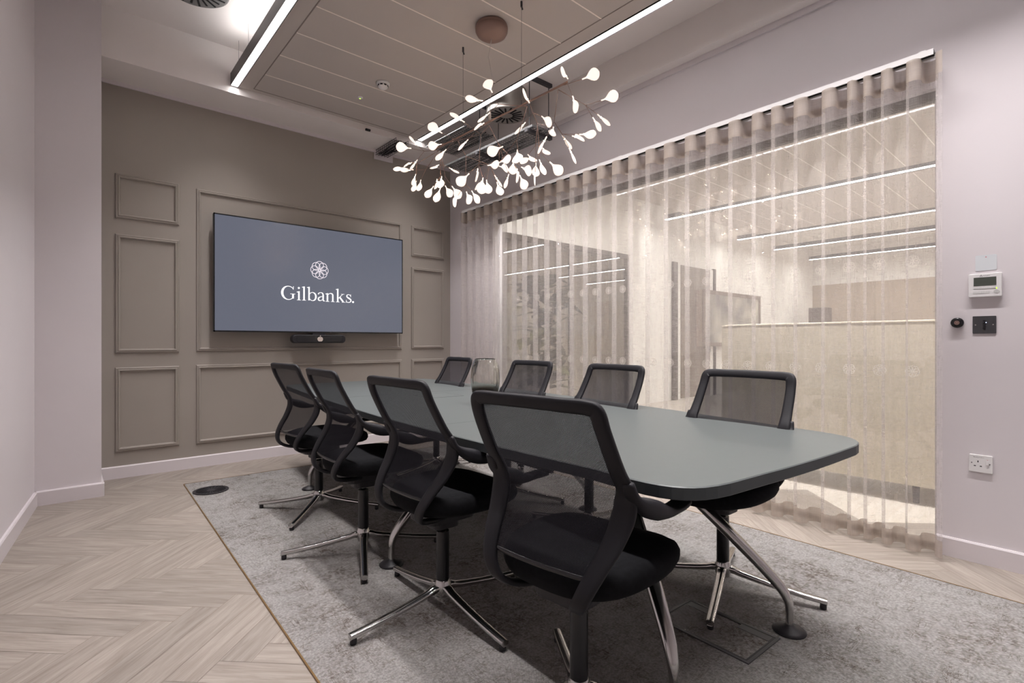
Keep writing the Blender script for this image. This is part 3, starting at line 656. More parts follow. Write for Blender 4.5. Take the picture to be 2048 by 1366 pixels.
# ---------------- chairs ----------------
FR = [(-.238,0,.968), (-.235,.10,.967), (-.230,.185,.965), (-.222,.215,.950), (-.202,.223,.895), (-.152,.229,.80), (-.116,.234,.745), (-.106,.234,.705),
      (-.112,.230,.665), (-.140,.217,.61), (-.180,.198,.555), (-.208,.176,.50), (-.206,.150,.455), (-.170,.122,.428), (-.10,.10,.415), (-.03,.085,.413)]
FW = [(.38,0,-.92), (.36,-.1,-.9), (.3,-.45,-.8), (.15,-.85,-.45)] + [(0,-1,0)]*12
FH = [.019,.019,.020,.022,.021,.022,.025,.032,.034,.030,.026,.023,.020,.018,.018,.018]
def make_chair():
    t = thing('mesh_meeting_chair', 'x', 'chair')
    # seat
    bm = new(); rings = []
    def plan(k, sc, z, dz=0):
        out = []
        for i in range(40):
            a = 2*PI*i/40; c_, s_ = math.cos(a), math.sin(a); pw = 3.0
            rr = (abs(c_)**pw + abs(s_)**pw)**(-1/pw)
            x = .245*c_*rr*sc; y = .24*s_*rr*sc*(1-.10*max(0, -x/.245)); 
            zz = z - .022*max(0, (x-.13)/.12)**2 * 1 + .012*abs(y/.24)**2
            out.append((x+.055, y, zz))
        return out
    for sc, z in ((.72, .398), (.88, .402), (.96, .415), (1.0, .435), (1.0, .452), (.97, .468), (.88, .478), (.6, .480), (.2, .478)): rings.append(plan(0, sc, z+.034))
    ring_loft(bm, rings); obj('seat', bm, M_SEAT, t, smooth=True)
    # tilt mechanism under the seat
    bm = new(); prism(bm, rrect(.24, .19, .05), .385, .436); prism(bm, rrect(.12, .10, .03), .345, .387)
    obj('mechanism', bm, M_BLACK, t, bevel=.006)
    # back frame : one continuous band
    half = catmull(FR, 5); hwd = lerp_list(FW, 5); hh = lerp_list(FH, 5)
    P = [Vector((p.x, -p.y, p.z)) for p in half[::-1]] + half[1:]
    Wd = [Vector((v.x, -v.y, v.z)) for v in hwd[::-1]] + hwd[1:]; H = hh[::-1] + hh[1:]
    # shift the band inward so that its outer rim follows FR
    P = [p + v.normalized()*h*.6 for p, v, h in zip(P, Wd, H)]
    bm = new(); band(bm, P, Wd, H, [.0095]*len(P), 14); obj('back_frame', bm, M_FRAME, t, smooth=True)
    # mesh panel
    prof = half[15:54]   # side curve from corner to near bottom
    bm = new(); uvl = bm.loops.layers.uv.new('UVMap'); rows = []; ln = 0; prev = None
    top = half[:16]
    zc = [p for p in half if p.z > .525]
    side = [p for p in zc if p.y > .001]
    # rows by arc length down the side curve starting at the top centre height
    rws = []
    nU = 17
    for p in side[2:]:
        rws.append(p)
    for p in rws:
        if prev is not None: ln += (Vector((p.x, 0, p.z))-Vector((prev.x, 0, prev.z))).length
        prev = p; row = []
        for i in range(nU):
            u = -1 + 2*i/(nU-1); y = u*(p.y-.012); bulge = .016*(1-u*u)*min(1, (.965-p.z)/.08)
            row.append((bm.verts.new((p.x-bulge+.004, y, p.z-.006)), (y, ln)))
        rows.append(row)
    for a, b in zip(rows, rows[1:]):
        for i in range(nU-1):
            q = (a[i], a[i+1], b[i+1], b[i]); f = bm.faces.new([x[0] for x in q])
            for lp, x in zip(f.loops, q): lp[uvl].uv = x[1]
    obj('mesh_back', bm, M_MESH, t, smooth=True, recalc=False)
    pb = rws[-1]
    bm = new(); pts = [Vector((pb.x-.016*(1-u*u)+.004, u*(pb.y-.01), pb.z-.008)) for u in [-1+k/8 for k in range(17)]]
    band(bm, pts, [(0, 0, 1)]*17, .007, .005, 8); obj('lower_rail', bm, M_BLACKM, t, smooth=True)
    # arms
    for s in (1, -1):
        P = catmull([(-.132, .236*s, .765), (-.108, .239*s, .722), (-.045, .246*s, .686), (.03, .251*s, .662), (.09, .253*s, .657), (.14, .250*s, .658), (.155, .246*s, .659)], 5)
        n_ = len(P); W_ = [(0, 1, 0)]*n_
        hw = [.016+.012*min(1, k/12) for k in range(n_)]; hw[-1] = .014; hw[-2] = .022
        ht = [.007 + .019*math.exp(-((k-11)/4.5)**2) for k in range(n_)]
        ht = [max(.008, h) for h in ht]; ht[-1] = .005
        bm = new(); band(bm, P, W_, hw, ht, 14); obj('armrest', bm, M_FRAME, t, smooth=True)
    # column
    bm = new(); lathe(bm, [(.027, .105), (.027, .30), (.0262, .325)], 28); obj('column', bm, M_BLACKM, t, smooth=False)
    for p_ in t.children:
        pass
    bm = new(); lathe(bm, [(.014, .32), (.014, .355)], 20); obj('gas_lift', bm, M_CHROME, t, smooth=True)
    # hub and four legs
    bm = new(); lathe(bm, [(.018, .052), (.028, .056), (.034, .07), (.036, .092), (.034, .106), (.029, .118), (.027, .124)], 32); obj('base_hub', bm, M_CHROME, t, smooth=True)
    legs = []
    for k in range(4):
        bm = new(); P = catmull([(.018, 0, .092), (.045, 0, .090), (.08, 0, .078), (.20, 0, .055), (.32, 0, .038), (.395, 0, .030), (.405, 0, .029)], 4)
        n_ = len(P); rings = []
        for i, p in enumerate(P):
            u = i/(n_-1); hwid = .021-.006*u; up = .011; dn = .020-.010*min(1, u*2)
            if i == n_-1: hwid *= .6; up *= .5; dn *= .5
            z = p.z
            rings.append([Vector((p.x, y*hwid, z+zz)) for y, zz in ((-.75, up), (0, up+.002), (.75, up), (1, up-.005), (.9, -dn*.4), (.45, -dn), (-.45, -dn), (-.9, -dn*.4), (-1, up-.005))])
        ring_loft(bm, rings)
        lo = obj('leg', bm, M_CHROME, t, smooth=True); lo.rotation_euler = (0, 0, k*PI/2)
        bm = new(); lathe(bm, [(.012, .0), (.013, .008), (.012, .022)], 16, c=(.39, 0, 0)); obj('glide', bm, M_BLACK, lo, smooth=True)
        legs.append(lo)
    return t
def copy_tree(o, parent=None):
    c = o.copy(); COL.objects.link(c); c.parent = parent
    for ch in o.children: copy_tree(ch, c)
    return c
def smooth_by_angle(o):
    for p in o.data.polygons: p.use_smooth = True
CH0 = make_chair()
chairs = [  # x, y, facing, base turn, label
 (1.145, 1.015, 0.12, .93, 'nearest black mesh chair, at the near left end of the table'),
 (1.19, 1.81, 0.03, .0, 'second black mesh chair from the camera on the left side of the table'),
 (1.20, 2.59, -.04, -.42, 'third black mesh chair from the camera on the left side of the table'),
 (1.275, 3.43, 0.06, .82, 'farthest black mesh chair on the left side of the table, nearest the screen'),
 (2.25, 1.13, PI-.02, .35, 'black mesh chair on the curtain side at the near end of the table'),
 (2.31, 1.97, PI-.08, .2, 'second nearest black mesh chair on the curtain side of the table'),
 (2.35, 2.75, PI-.05, .6, 'third black mesh chair on the curtain side, right of the glass vase'),
 (2.42, 3.78, PI-.10, .1, 'farthest black mesh chair on the curtain side, behind the glass vase'),
]
ch_copies = []
for i, (x, y, a, b, lab) in enumerate(chairs):
    o = CH0 if i == 0 else copy_tree(CH0)
    o.location = (x, y, .006); o.rotation_euler = (0, 0, a); tag(o, lab, 'chair', 'mesh meeting chairs around the table')
    k = 0
    for c_ in o.children:
        if c_.name.startswith('leg'): c_.rotation_euler = (0, 0, b - a + k*PI/2); k += 1
# ---------------- television ----------------
t = thing('television', 'large wall-mounted screen showing a white flower emblem and lettering', 'screen', (1.928, 5.17, 1.736))
HW, HH = .937, .528
obj('casing', bx(-HW, HW, .004, .045, -HH, HH), M_BLACK, t, bevel=.004)
bm = new(); box(bm, -HW, HW, 0, .006, HH-.010, HH); box(bm, -HW, HW, 0, .006, -HH, -HH+.012); box(bm, -HW, -HW+.009, 0, .006, -HH, HH); box(bm, HW-.009, HW, 0, .006, -HH, HH); obj('bezel', bm, M_BLACKM, t)
scr = obj('screen', bx(-HW+.009, HW-.009, .0025, .0045, -HH+.012, HH-.010), M_SCREEN, t)
bm = new(); box(bm, -.35, .35, .045, .119, -.3, .3); obj('wall_bracket', bm, M_BLACK, t)
def flat(bm, poly, M, z0=0, z1=.0012):
    try: prism(bm, poly, z0, z1, M=M)
    except ValueError: pass
def ribbon(bm, pts, wds, M, z1=.0012):
    """flat pen stroke through pts with widths wds"""
    L_, R_ = [], []; n_ = len(pts)
    for i in range(n_):
        a = pts[max(i-1, 0)]; b = pts[min(i+1, n_-1)]; dx, dy = b[0]-a[0], b[1]-a[1]; l_ = math.hypot(dx, dy) or 1
        nx, ny = -dy/l_, dx/l_; w_ = wds[i]/2
        L_.append((pts[i][0]+nx*w_, pts[i][1]+ny*w_)); R_.append((pts[i][0]-nx*w_, pts[i][1]-ny*w_))
    vs = [[bm.verts.new(M @ Vector((x, y, z))) for x, y in q] for q, z in ((L_, 0), (R_, 0), (L_, z1), (R_, z1))]
    for i in range(n_-1):
        bm.faces.new((vs[2][i], vs[3][i], vs[3][i+1], vs[2][i+1])); bm.faces.new((vs[0][i], vs[2][i], vs[2][i+1], vs[0][i+1])); bm.faces.new((vs[1][i], vs[1][i+1], vs[3][i+1], vs[3][i]))
def cm2(P, W_, n=6):
    q = catmull([(x, y, 0) for x, y in P], n); w_ = lerp_list([float(v) for v in W_], n); return [(p.x, p.y) for p in q], w_
def serif_text(bm, M0, em):
    cur = 0.0
    def R(x0, y0, x1, y1): flat(bm, [(x0, y0), (x1, y0), (x1, y1), (x0, y1)], M)
    def Pl(*p): flat(bm, list(p), M)
    def circ(cx, cy, r): flat(bm, [(cx+r*math.cos(2*PI*i/20), cy+r*math.sin(2*PI*i/20)) for i in range(20)], M)
    def flag(x, y): Pl((x-.07, y-.045), (x-.07, y-.03), (x+.0, y-.002), (x+.075, y+.012), (x+.075, y-.06), (x+.0, y-.06))
    def foot(x): R(x-.06, 0, x+.14, .02); Pl((x-.02, .018), (x+.10, .018), (x+.08, .045), (x, .045))
    for chn in 'Gilbanks.':
        M = M0 @ Matrix.Scale(em, 4) @ Matrix.Translation((cur, 0, 0)); M = M0 @ Matrix.Diagonal((em, em, 1, 1)) @ Matrix.Translation((cur, 0, 0))
        if chn == 'G':
            A_ = [math.radians(38+k*(322-38)/30) for k in range(31)]
            ribbon(bm, [(.37+.30*math.cos(a), .345+.335*math.sin(a)) for a in A_], [.034+.080*max(0, -math.cos(a))**1.5 for a in A_], M)
            Pl((.585, .52), (.615, .52), (.625, .69), (.60, .69)); R(.545, .07, .635, .30); R(.455, .288, .70, .312); cur += .77
        elif chn == 'i': R(.07, 0, .15, .45); foot(.07); flag(.07, .45); circ(.105, .62, .052); cur += .255
        elif chn == 'l': R(.07, 0, .15, .71); foot(.07); flag(.07, .71); cur += .255
        elif chn == 'b':
            R(.07, .02, .145, .71); flag(.07, .71)
            A_ = [2*PI*k/32 for k in range(33)]
            ribbon(bm, [(.285+.175*math.cos(a), .225+.215*math.sin(a)) for a in A_], [.03+.055*max(0, math.cos(a)) for a in A_], M); cur += .525
        elif chn == 'a':
            p_, w_ = cm2([(.055, .36), (.10, .435), (.19, .455), (.275, .43), (.31, .33), (.31, .10), (.345, .03), (.41, .035)], [.06, .035, .03, .055, .075, .075, .05, .018]); ribbon(bm, p_, w_, M)
            p_, w_ = cm2([(.30, .265), (.18, .235), (.085, .18), (.065, .10), (.12, .035), (.21, .05), (.30, .12)], [.02, .035, .06, .075, .05, .03, .02]); ribbon(bm, p_, w_, M); cur += .43
        elif chn == 'n':
            R(.07, 0, .15, .44); foot(.07); flag(.07, .44)
            p_, w_ = cm2([(.13, .35), (.20, .42), (.29, .445), (.37, .41), (.395, .32), (.395, .02)], [.02, .03, .045, .07, .078, .078]); ribbon(bm, p_, w_, M); foot(.355); cur += .555
        elif chn == 'k':
            R(.07, 0, .15, .71); foot(.07); flag(.07, .71)
            ribbon(bm, [(.14, .20), (.385, .435)], [.03, .03], M); R(.29, .43, .47, .45); ribbon(bm, [(.215, .275), (.42, .02)], [.085, .085], M); R(.33, 0, .53, .02); cur += .53
        elif chn == 's':
            p_, w_ = cm2([(.295, .385), (.20, .44), (.105, .415), (.085, .33), (.18, .25), (.29, .18), (.31, .09), (.22, .02), (.12, .02), (.05, .07)], [.03, .03, .045, .065, .08, .08, .06, .035, .03, .03]); ribbon(bm, p_, w_, M)
            R(.285, .31, .312, .455); R(.04, .0, .067, .15); cur += .375
        else: circ(.06, .048, .056); cur += .12
    return cur
MT = Matrix.Rotation(PI/2, 4, 'X')   # text plane: x right, y up, z toward the viewer (-Y)
bm = new(); cur = serif_text(bm, Matrix.Translation((TXX, .0022, TXZ)) @ MT, TXW/3.81); obj('lettering', bm, M_TXT, scr)
bm = new()
for k in range(8):
    a = PI/8*0 + 2*PI*k/8
    cx, cz = .0485*math.cos(a), .0485*math.sin(a)
    annulus(bm, .0420, .0370, 0, .0012, M=Matrix.Translation((LGX, .0022, LGZ)) @ MT @ Matrix.Translation((cx, cz, .0002*k)), seg=40)
obj('emblem', bm, emit('emblem_pink_white', (1, .90, .97, 1), 1.0), scr)
# video bar under the television
t = thing('video_bar', 'black video conferencing bar with round lens below the large screen', 'camera', (1.915, 5.165, 1.145))
bm = new(); prism(bm, rrect(.53, .082, .035, 6), -.03, .045, M=Matrix.Rotation(PI/2, 4, 'X')); obj('body', bm, M_BLACK, t, bevel=.006)
bm = new(); prism(bm, rrect(.46, .06, .028, 6), .0, .003, M=Matrix.Translation((0, -.045, 0)) @ Matrix.Rotation(PI/2, 4, 'X')); obj('speaker_grille', bm, M_BLACKM, t)
bm = new(); pts = []
for k in range(28):
    a = 2*PI*k/28; r_ = .026*(1+.04*math.cos(2*a)) - .004*math.exp(-((a-PI/2)/.25)**2) - .003*math.exp(-((a-3*PI/2)/.25)**2); pts.append((r_*math.cos(a), r_*.98*math.sin(a)))
prism(bm, pts, .003, .010, M=Matrix.Translation((0, -.045, -.002)) @ Matrix.Rotation(PI/2, 4, 'X'))
prism(bm, [(.0, .023), (.006, .034), (.002, .038), (-.004, .028)], .003, .009, M=Matrix.Translation((0, -.045, -.002)) @ Matrix.Rotation(PI/2, 4, 'X'))
obj('lens_cover', bm, mat('cream_cover', rgb(205, 192, 184), .4, emis=rgb(205,192,184), es=.0), t)
bm = new(); box(bm, -.06, .06, -.02, .02, .038, .0605); box(bm, -.03, .03, .03, .12, -.02, .02); obj('mount', bm, M_BLACK, t)
# ---------------- curtain ----------------
lobes = [.53, .654, .775, .866, .929, 1.051, 1.212, 1.356, 1.468, 1.624, 1.793, 1.950, 2.13, 2.295]
while lobes[-1] < 4.72: lobes.append(lobes[-1]+.163+random.uniform(-.008, .008))
lobes.append(4.86)
def curt_path(z):
    out = []; f_ = (2.6-z)/2.6
    for i in range(len(lobes)-1):
        y0, y1 = lobes[i]-.4, lobes[i+1]-.4; L_ = y1-y0; rs = random.Random(i*7+1)
        A_ = (.050 if L_ > .1 else .042)*(1+.10*f_*(rs.random()-.3)); ph = (rs.random()-.5)*.018*f_
        for k in range(20):
            s = k/20; out.append((-.088 - A_*math.cos(2*PI*s), y0 + L_*(s + .105*math.sin(4*PI*s)) + ph*math.sin(PI*s)))
    out.append((-.088-.045, lobes[-1]-.4)); return out
def cloth(zs):
    bm = new(); rows = [[bm.verts.new((x, y, z)) for x, y in curt_path(z)] for z in zs]
    for a, b in zip(rows, rows[1:]):
        for i in range(len(a)-1): bm.faces.new((a[i], a[i+1], b[i+1], b[i]))
    return bm
t = thing('sheer_curtain', 'beige sheer wave curtain hanging across the glass partition', 'curtain', RW_LOC, RW_ROT)
obj('curtain_panel', cloth([2.49, 2.2, 1.8, 1.4, 1.0, .6, .3, .105]), M_SHEER, t, smooth=True, recalc=False)
obj('header_tape', cloth([2.602, 2.55, 2.49]), M_SHEERH, t, smooth=True, recalc=False)
obj('hem', cloth([.105, .06, .018]), M_SHEERH, t, smooth=True, recalc=False)
t = thing('curtain_track', 'slim white wall-mounted curtain rail above the sheer curtain', 'curtain rail', RW_LOC, RW_ROT)
bm = new(); box(bm, -.116, -.112, .17, 4.47, 2.603, 2.628); box(bm, -.066, -.062, .17, 4.47, 2.603, 2.628); box(bm, -.116, -.062, .17, 4.47, 2.628, 2.633); obj('rail', bm, M_WHITEP, t)
obj('rail_slot', bx(-.111, -.067, .175, 4.465, 2.612, 2.628), M_DARK, t)
bm = new()
for y in (.22, 1.2, 2.2, 3.2, 4.2): box(bm, -.10, -.0, y-.015, y+.015, 2.633, 2.645); 
for y in (.22, 1.2, 2.2, 3.2, 4.2): box(bm, -.006, -.0, y-.015, y+.015, 2.60, 2.66)
obj('bracket', bm, M_WHITEP, t)
# ---------------- devices on the right wall ----------------
def dev(name, label, cat, y, z):  # local axes: +x right in the picture (toward -Y), +y up, +z out of wall
    e = thing(name, label, cat); e.matrix_world = RWM @ Matrix.Translation((0, y-.4, z)) @ Matrix(((0,0,-1,0),(-1,0,0,0),(0,1,0,0),(0,0,0,1)))
    return e
def text(bm_parent, s, size, x, y, z, m):
    cu = bpy.data.curves.new('print', 'FONT'); cu.body = s; cu.size = size; cu.extrude = .0001; cu.align_x = 'CENTER'
    o = bpy.data.objects.new('tmp', cu); COL.objects.link(o); dg = bpy.context.evaluated_depsgraph_get()
    me = bpy.data.meshes.new_from_object(o.evaluated_get(dg)); bpy.data.objects.remove(o)
    p = bpy.data.objects.new('print', me); me.materials.clear(); me.materials.append(m); COL.objects.link(p); p.parent = bm_parent; p.location = (x, y, z); return p
M_INK = mat('dark_ink', rgb(50, 50, 54), .6)
e = dev('info_card', 'small pale card fixed on the wall above the thermostat', 'card', .384, 1.516)
bm = new(); prism(bm, rrect(.080, .078, .006), 0, .0015); obj('card', bm, mat('pale_card', rgb(214, 218, 222), .4), e)
bm = new(); prism(bm, [(-.004, .026), (.004, .026), (0, .033)], .0015, .0018); obj('print', bm, mat('pink_ink', rgb(196, 130, 140), .6), e)
e = dev('thermostat', 'white wall thermostat with grey display and green light', 'thermostat', .386, 1.402)
bm = new(); prism(bm, rrect(.125, .118, .006), 0, .018); obj('housing', bm, M_WHITEP, e, bevel=.003)
obj('display', bx(-.042, .042, -.002, .040, .018, .019), mat('lcd', rgb(74, 78, 72), .3), e)
bm = new()
for k in range(4): box(bm, -.042+k*.0212, -.042+k*.0212+.0195, -.017, -.008, .018, .0195)
for x0_, x1_ in ((-.044, -.018), (-.016, .0), (.002, .018)): box(bm, x0_, x1_, -.041, -.029, .018, .0188)
obj('button', bm, mat('button_white', rgb(208, 207, 206), .4), e)
bm = new(); prism(bm, [(.011*math.cos(2*PI*k/24)+.043, .008*math.sin(2*PI*k/24)-.034) for k in range(24)], .018, .0192); obj('power_button', bm, mat('button_grey', rgb(190, 190, 188), .4), e)
bm = new(); box(bm, .041, .045, -.021, -.013, .018, .0192); obj('indicator', bm, M_GREEN, e)
bm = new()
for cx_, cy_ in ((-.014, .0505), (-.0172, .0455), (-.0108, .0455)): prism(bm, [(cx_-.0022, cy_), (cx_, cy_-.0025), (cx_+.0022, cy_), (cx_, cy_+.0025)], .018, .0183)
obj('emblem', bm, M_INK, e); text(e, 'MITSUBISHI', .0052, .006, .0455, .0181, M_INK)
e = dev('room_sensor', 'round black wall puck with rose emblem beside the grey switch plate', 'sensor', .493, 1.217)
bm = new(); lathe(bm, [(.024, 0), (.0265, .004), (.0265, .014), (.023, .019), (.01, .0205), (.001, .0206)], 40); obj('housing', bm, M_BLACKM, e, smooth=True)
bm = new()
for k in range(8): annulus(bm, .0055, .0046, 0, .0006, M=Matrix.Translation((.0052*math.cos(k*PI/4), .0052*math.sin(k*PI/4), .0206)), seg=20)
obj('emblem', bm, mat('rose_ink', rgb(176, 140, 130), .5), e)
e = dev('switch_plate', 'square dark grey metal switch plate with blue light', 'switch', .390, 1.204)
bm = new(); prism(bm, rrect(.088, .088, .003), 0, .004); obj('plate', bm, M_GREYP, e)
for k in range(4): bm = new(); prism(bm, rrect(.012, .007, .0033, 4, 0, .020-.0125*k), .004, .0058); obj('button', bm, M_BLACK, e)
for x in (-.033, .033): bm = new(); lathe(bm, [(.0032, .004), (.0032, .0046)], 12, c=(x, 0, 0)); obj('screw', bm, M_CHROME, e)
bm = new(); lathe(bm, [(.002, .004), (.002, .0062)], 10, c=(.007, .011, 0)); obj('indicator', bm, M_BLUE, e)
e = dev('wall_socket', 'white single switched power socket low on the right wall', 'socket', .403, .503)
bm = new(); prism(bm, rrect(.090, .088, .005), 0, .009); obj('plate', bm, M_WHITEP, e, bevel=.002)
bm = new(); box(bm, -.012, -.008, .006, .015, .0088, .0093); box(bm, -.026, -.018, -.014, -.010, .0088, .0093); box(bm, -.003, .005, -.014, -.010, .0088, .0093); obj('pin_hole', bm, M_DARK, e)
bm = new(); box(bm, .020, .031, -.004, .020, .009, .0125); obj('rocker', bm, M_WHITEP, e, bevel=.0015)
bm = new(); box(bm, .023, .028, .021, .0225, .009, .0094); obj('indicator', bm, mat('red_mark', rgb(190, 80, 70), .5), e)
bm = new()
for x in (-.034, .034): lathe(bm, [(.0026, .009), (.0026, .0096)], 10, c=(x, .002, 0))
obj('screw', bm, M_GREYP, e)
text(e, 'DB-G1/L2 W1.1', .0062, -.008, .030, .0091, M_INK)
# emblem dots frosted on the glass
def manif(y, z, bm):
    for k in range(8): annulus(bm, .0150, .0132, 0, .0005, M=RWM @ Matrix.Translation((.0535, y-.4, z)) @ Matrix(((0,0,-1,0),(-1,0,0,0),(0,1,0,0),(0,0,0,1))) @ Matrix.Translation((.0175*math.cos(k*PI/4), .0175*math.sin(k*PI/4), .0001*k)), seg=24)
ml = mat('emblem_film', rgb(240, 234, 228), .7)
panes = [o for o in bpy.data.objects if o.name.startswith('window_pane')]
for pi_x, (ya, yb) in enumerate(zip(ys, ys[1:])):
    bm = new()
    for z in (.955, 1.567):
        y = .694
        while y < 4.2:
            if ya+.43 < y < yb+.37: manif(y, z, bm)
            y += .1535
    struct(obj('window_emblems', bm, ml))
# ---------------- branching pendant ----------------
CP = Vector((2.214, 2.76, 2.64))
t = thing('branching_pendant', 'rose metal branching pendant light with glowing leaf-shaped diffusers', 'pendant light', (2.214, 2.76, 2.64))
def rel(p): return Vector(p) - CP
STEM_A, STEM_B = Vector((2.205, 2.045, 2.63)), Vector((2.225, 3.5, 2.655))
bm = new(); tube(bm, [rel(STEM_A), rel(STEM_B)], .006, 10); obj('stem', bm, M_COPPER, t, smooth=True)
bm = new(); c0 = (0, -.0, 3.30-2.64)
lathe(bm, [(.102, 0), (.108, -.010), (.112, -.022), (.1095, -.025), (.1125, -.028), (.110, -.050), (.098, -.072), (.070, -.090), (.03, -.099), (.004, -.100)], 48, c=c0); obj('canopy', bm, M_COPPER, t, smooth=True)
bm = new(); tube(bm, [(0, 0, .565), (-.004, .03, .45), (.004, .0, .30), (0, .02, .1), (0, .02, .03)], .0022, 6); tube(bm, [(0, .02, .07), (0, .02, .01)], .009, 10); obj('power_cable', bm, mat('clear_cable', rgb(196, 188, 182), .3), t)
for x, y in ((2.224, 3.11), (2.206, 2.444)):
    zt = 2.63+(y-2.045)*.0172
    bm = new(); tube(bm, [rel((x, y, zt)), rel((x, y, 3.28))], .0011, 6); tube(bm, [rel((x, y, zt)), rel((x, y, zt+.03))], .003, 8); obj('suspension_wire', bm, M_GREYP, t)
    bm = new(); tube(bm, [rel((x, y, 3.30)), rel((x, y, 3.265))], .007, 10); tube(bm, [rel((x, y, 3.27)), rel((x+.01, y, 3.25))], .005, 8); obj('ceiling_hook', bm, M_GREYP, t)
for a, b in BR:
    bm = new(); tube(bm, [rel(a), rel(b)], .0023, 6); obj('branch', bm, M_COPPER, t, smooth=True)
def leaf_mesh():
    bm = new(); L_ = 1.0; rings = []
    prof = [(0, .035, .035), (.18, .035, .035), (.26, .05, .032), (.36, .13, .028), (.48, .23, .026), (.62, .305, .026), (.76, .315, .025), (.88, .25, .022), (.96, .14, .018), (1.0, .03, .010)]
    for x, hw, ht in prof: rings.append([Vector((x, hw*math.cos(2*PI*k/16), ht*math.sin(2*PI*k/16))) for k in range(16)])
    ring_loft(bm, rings, mi=0)
    return bm
bm = leaf_mesh(); lathe(bm, [(.0, -.03), (.034, -.02), (.044, .0), (.034, .02), (.0, .03)], 12, c=(.27, 0, 0), mi=1, cap0=False, cap1=False, axis='x')
L0 = obj('leaf', bm, [M_LEAF, M_LEDPT], t, smooth=True); first = True
lrng = random.Random(3)
for p0, p1, wv_, q in LEAVES:
    a, b = Vector(p0), Vector(p1); ax = (b-a); ln_ = max(ax.length, .095); ax.normalize()
    view = (a - Vector((0, 0, 1.12))).normalized(); n0 = (view - ax*view.dot(ax)).normalized()
    ang = math.acos(min(1, max(.12, wv_)))*(1 if lrng.random() > .5 else -1)
    nrm = (n0*math.cos(ang) + ax.cross(n0)*math.sin(ang)).normalized(); yv = nrm.cross(ax)
    Mx = Matrix((( ax.x, yv.x, nrm.x, 0), (ax.y, yv.y, nrm.y, 0), (ax.z, yv.z, nrm.z, 0), (0, 0, 0, 1)))
    if first: lo = L0; first = False
    else: lo = L0.copy(); COL.objects.link(lo); lo.parent = t
    lo.matrix_local = Matrix.Translation(a-CP) @ Mx @ Matrix.Scale(ln_, 4)
    bm = new(); tube(bm, [rel(q), a-CP+ax*.004], .0016, 5); obj('twig', bm, M_COPPER, t)
# ---------------- office beyond the glass ----------------
M_OWALL = mat('office_wall_paint', rgb(230, 226, 221), .85, spec=.2)
M_OCEIL = mat('office_ceiling', rgb(222, 217, 211), .9, spec=.2)
M_OFLOOR = add_noise_tone(mat('office_floor', rgb(205, 192, 176), .45), 3, rgb(198, 188, 178), rgb(216, 208, 199), stretch=(1, 12, 1))
M_TAUPE = mat('taupe_panel', rgb(170, 155, 140), .8)
struct(obj('floor', bx(3.66, 16.1, -4, 5.5, -.06, -.001), M_OFLOOR))
struct(obj('ceiling', bx(3.6, 16.1, -4, 5.5, 3.7, 3.8), M_OCEIL))
struct(obj('wall_office_back', bx(6.6, 16.1, 5.4, 5.5, 0, 3.75), M_OWALL))
bm = new(); box(bm, 3.68, 3.88, 4.65, 5.5, 0, 3.75); box(bm, 3.88, 6.38, 4.65, 4.85, 2.42, 3.75); box(bm, 6.38, 6.62, 4.65, 5.5, 0, 3.75); box(bm, 3.88, 6.38, 4.65, 4.85, 0, .06)
struct(obj('wall_office_near', bm, M_OWALL))
struct(obj('wall_office_end', bx(16, 16.1, -4, 5.5, 0, 2.70), M_TAUPE))
struct(obj('wall_office_end', bx(16.02, 16.1, -4, 5.5, 2.7, 3.75), M_OWALL))
struct(obj('wall_office_front', bx(3.6, 16.1, -4.1, -4, 0, 3.75), M_OWALL))
# glazed opening with dark frame in the near office wall
bm = new(); y0, y1 = 4.66, 4.72
box(bm, 3.88, 6.38, y0, y1, 2.36, 2.42); box(bm, 3.88, 3.92, y0, y1, .06, 2.36); box(bm, 6.33, 6.38, y0, y1, .06, 2.36); box(bm, 3.92, 6.33, y0, y1, .06, .10); box(bm, 5.1, 5.13, y0, y1, .10, 2.36)
struct(obj('window_2', bm, fr))
struct(obj('window_2_pane', bx(3.92, 6.33, 4.68, 4.69, .10, 2.36), M_GLASSD))
# pale drawn curtain behind that opening
bm = new(); rows = [[bm.verts.new((3.9+2.46*i/160, 5.05+.04*math.sin(i*.62)+.012*math.sin(i*1.7), z)) for i in range(161)] for z in (2.4, .05)]
for i in range(160): bm.faces.new((rows[0][i], rows[0][i+1], rows[1][i+1], rows[1][i]))
tag(obj('drawn_curtain', bm, mat('pale_curtain', rgb(206, 192, 174), .9), smooth=True, recalc=False), 'pale pleated curtain behind the dark-framed office window', 'curtain')
struct(obj('wall_office_side', bx(3.68, 6.62, 5.4, 5.5, 0, 3.75), M_OWALL))
# dark glazed door in the office back wall
d = struct(obj('door_1', bx(8.85, 10.25, 5.36, 5.40, .0, 2.62), M_OWALL))
bm = new(); box(bm, 8.72, 8.86, 5.34, 5.39, 0, 2.64); box(bm, 10.25, 10.34, 5.34, 5.39, 0, 2.64); struct(obj('door_frame', bm, fr))
p_ = obj('door_panel', bx(8.98, 10.10, 5.345, 5.375, .02, 2.60), mat('dark_door', rgb(116, 104, 94), .5), d)
obj('door_handle', bx(10.0, 10.03, 5.30, 5.345, .9, 1.3), M_GREYP, d)
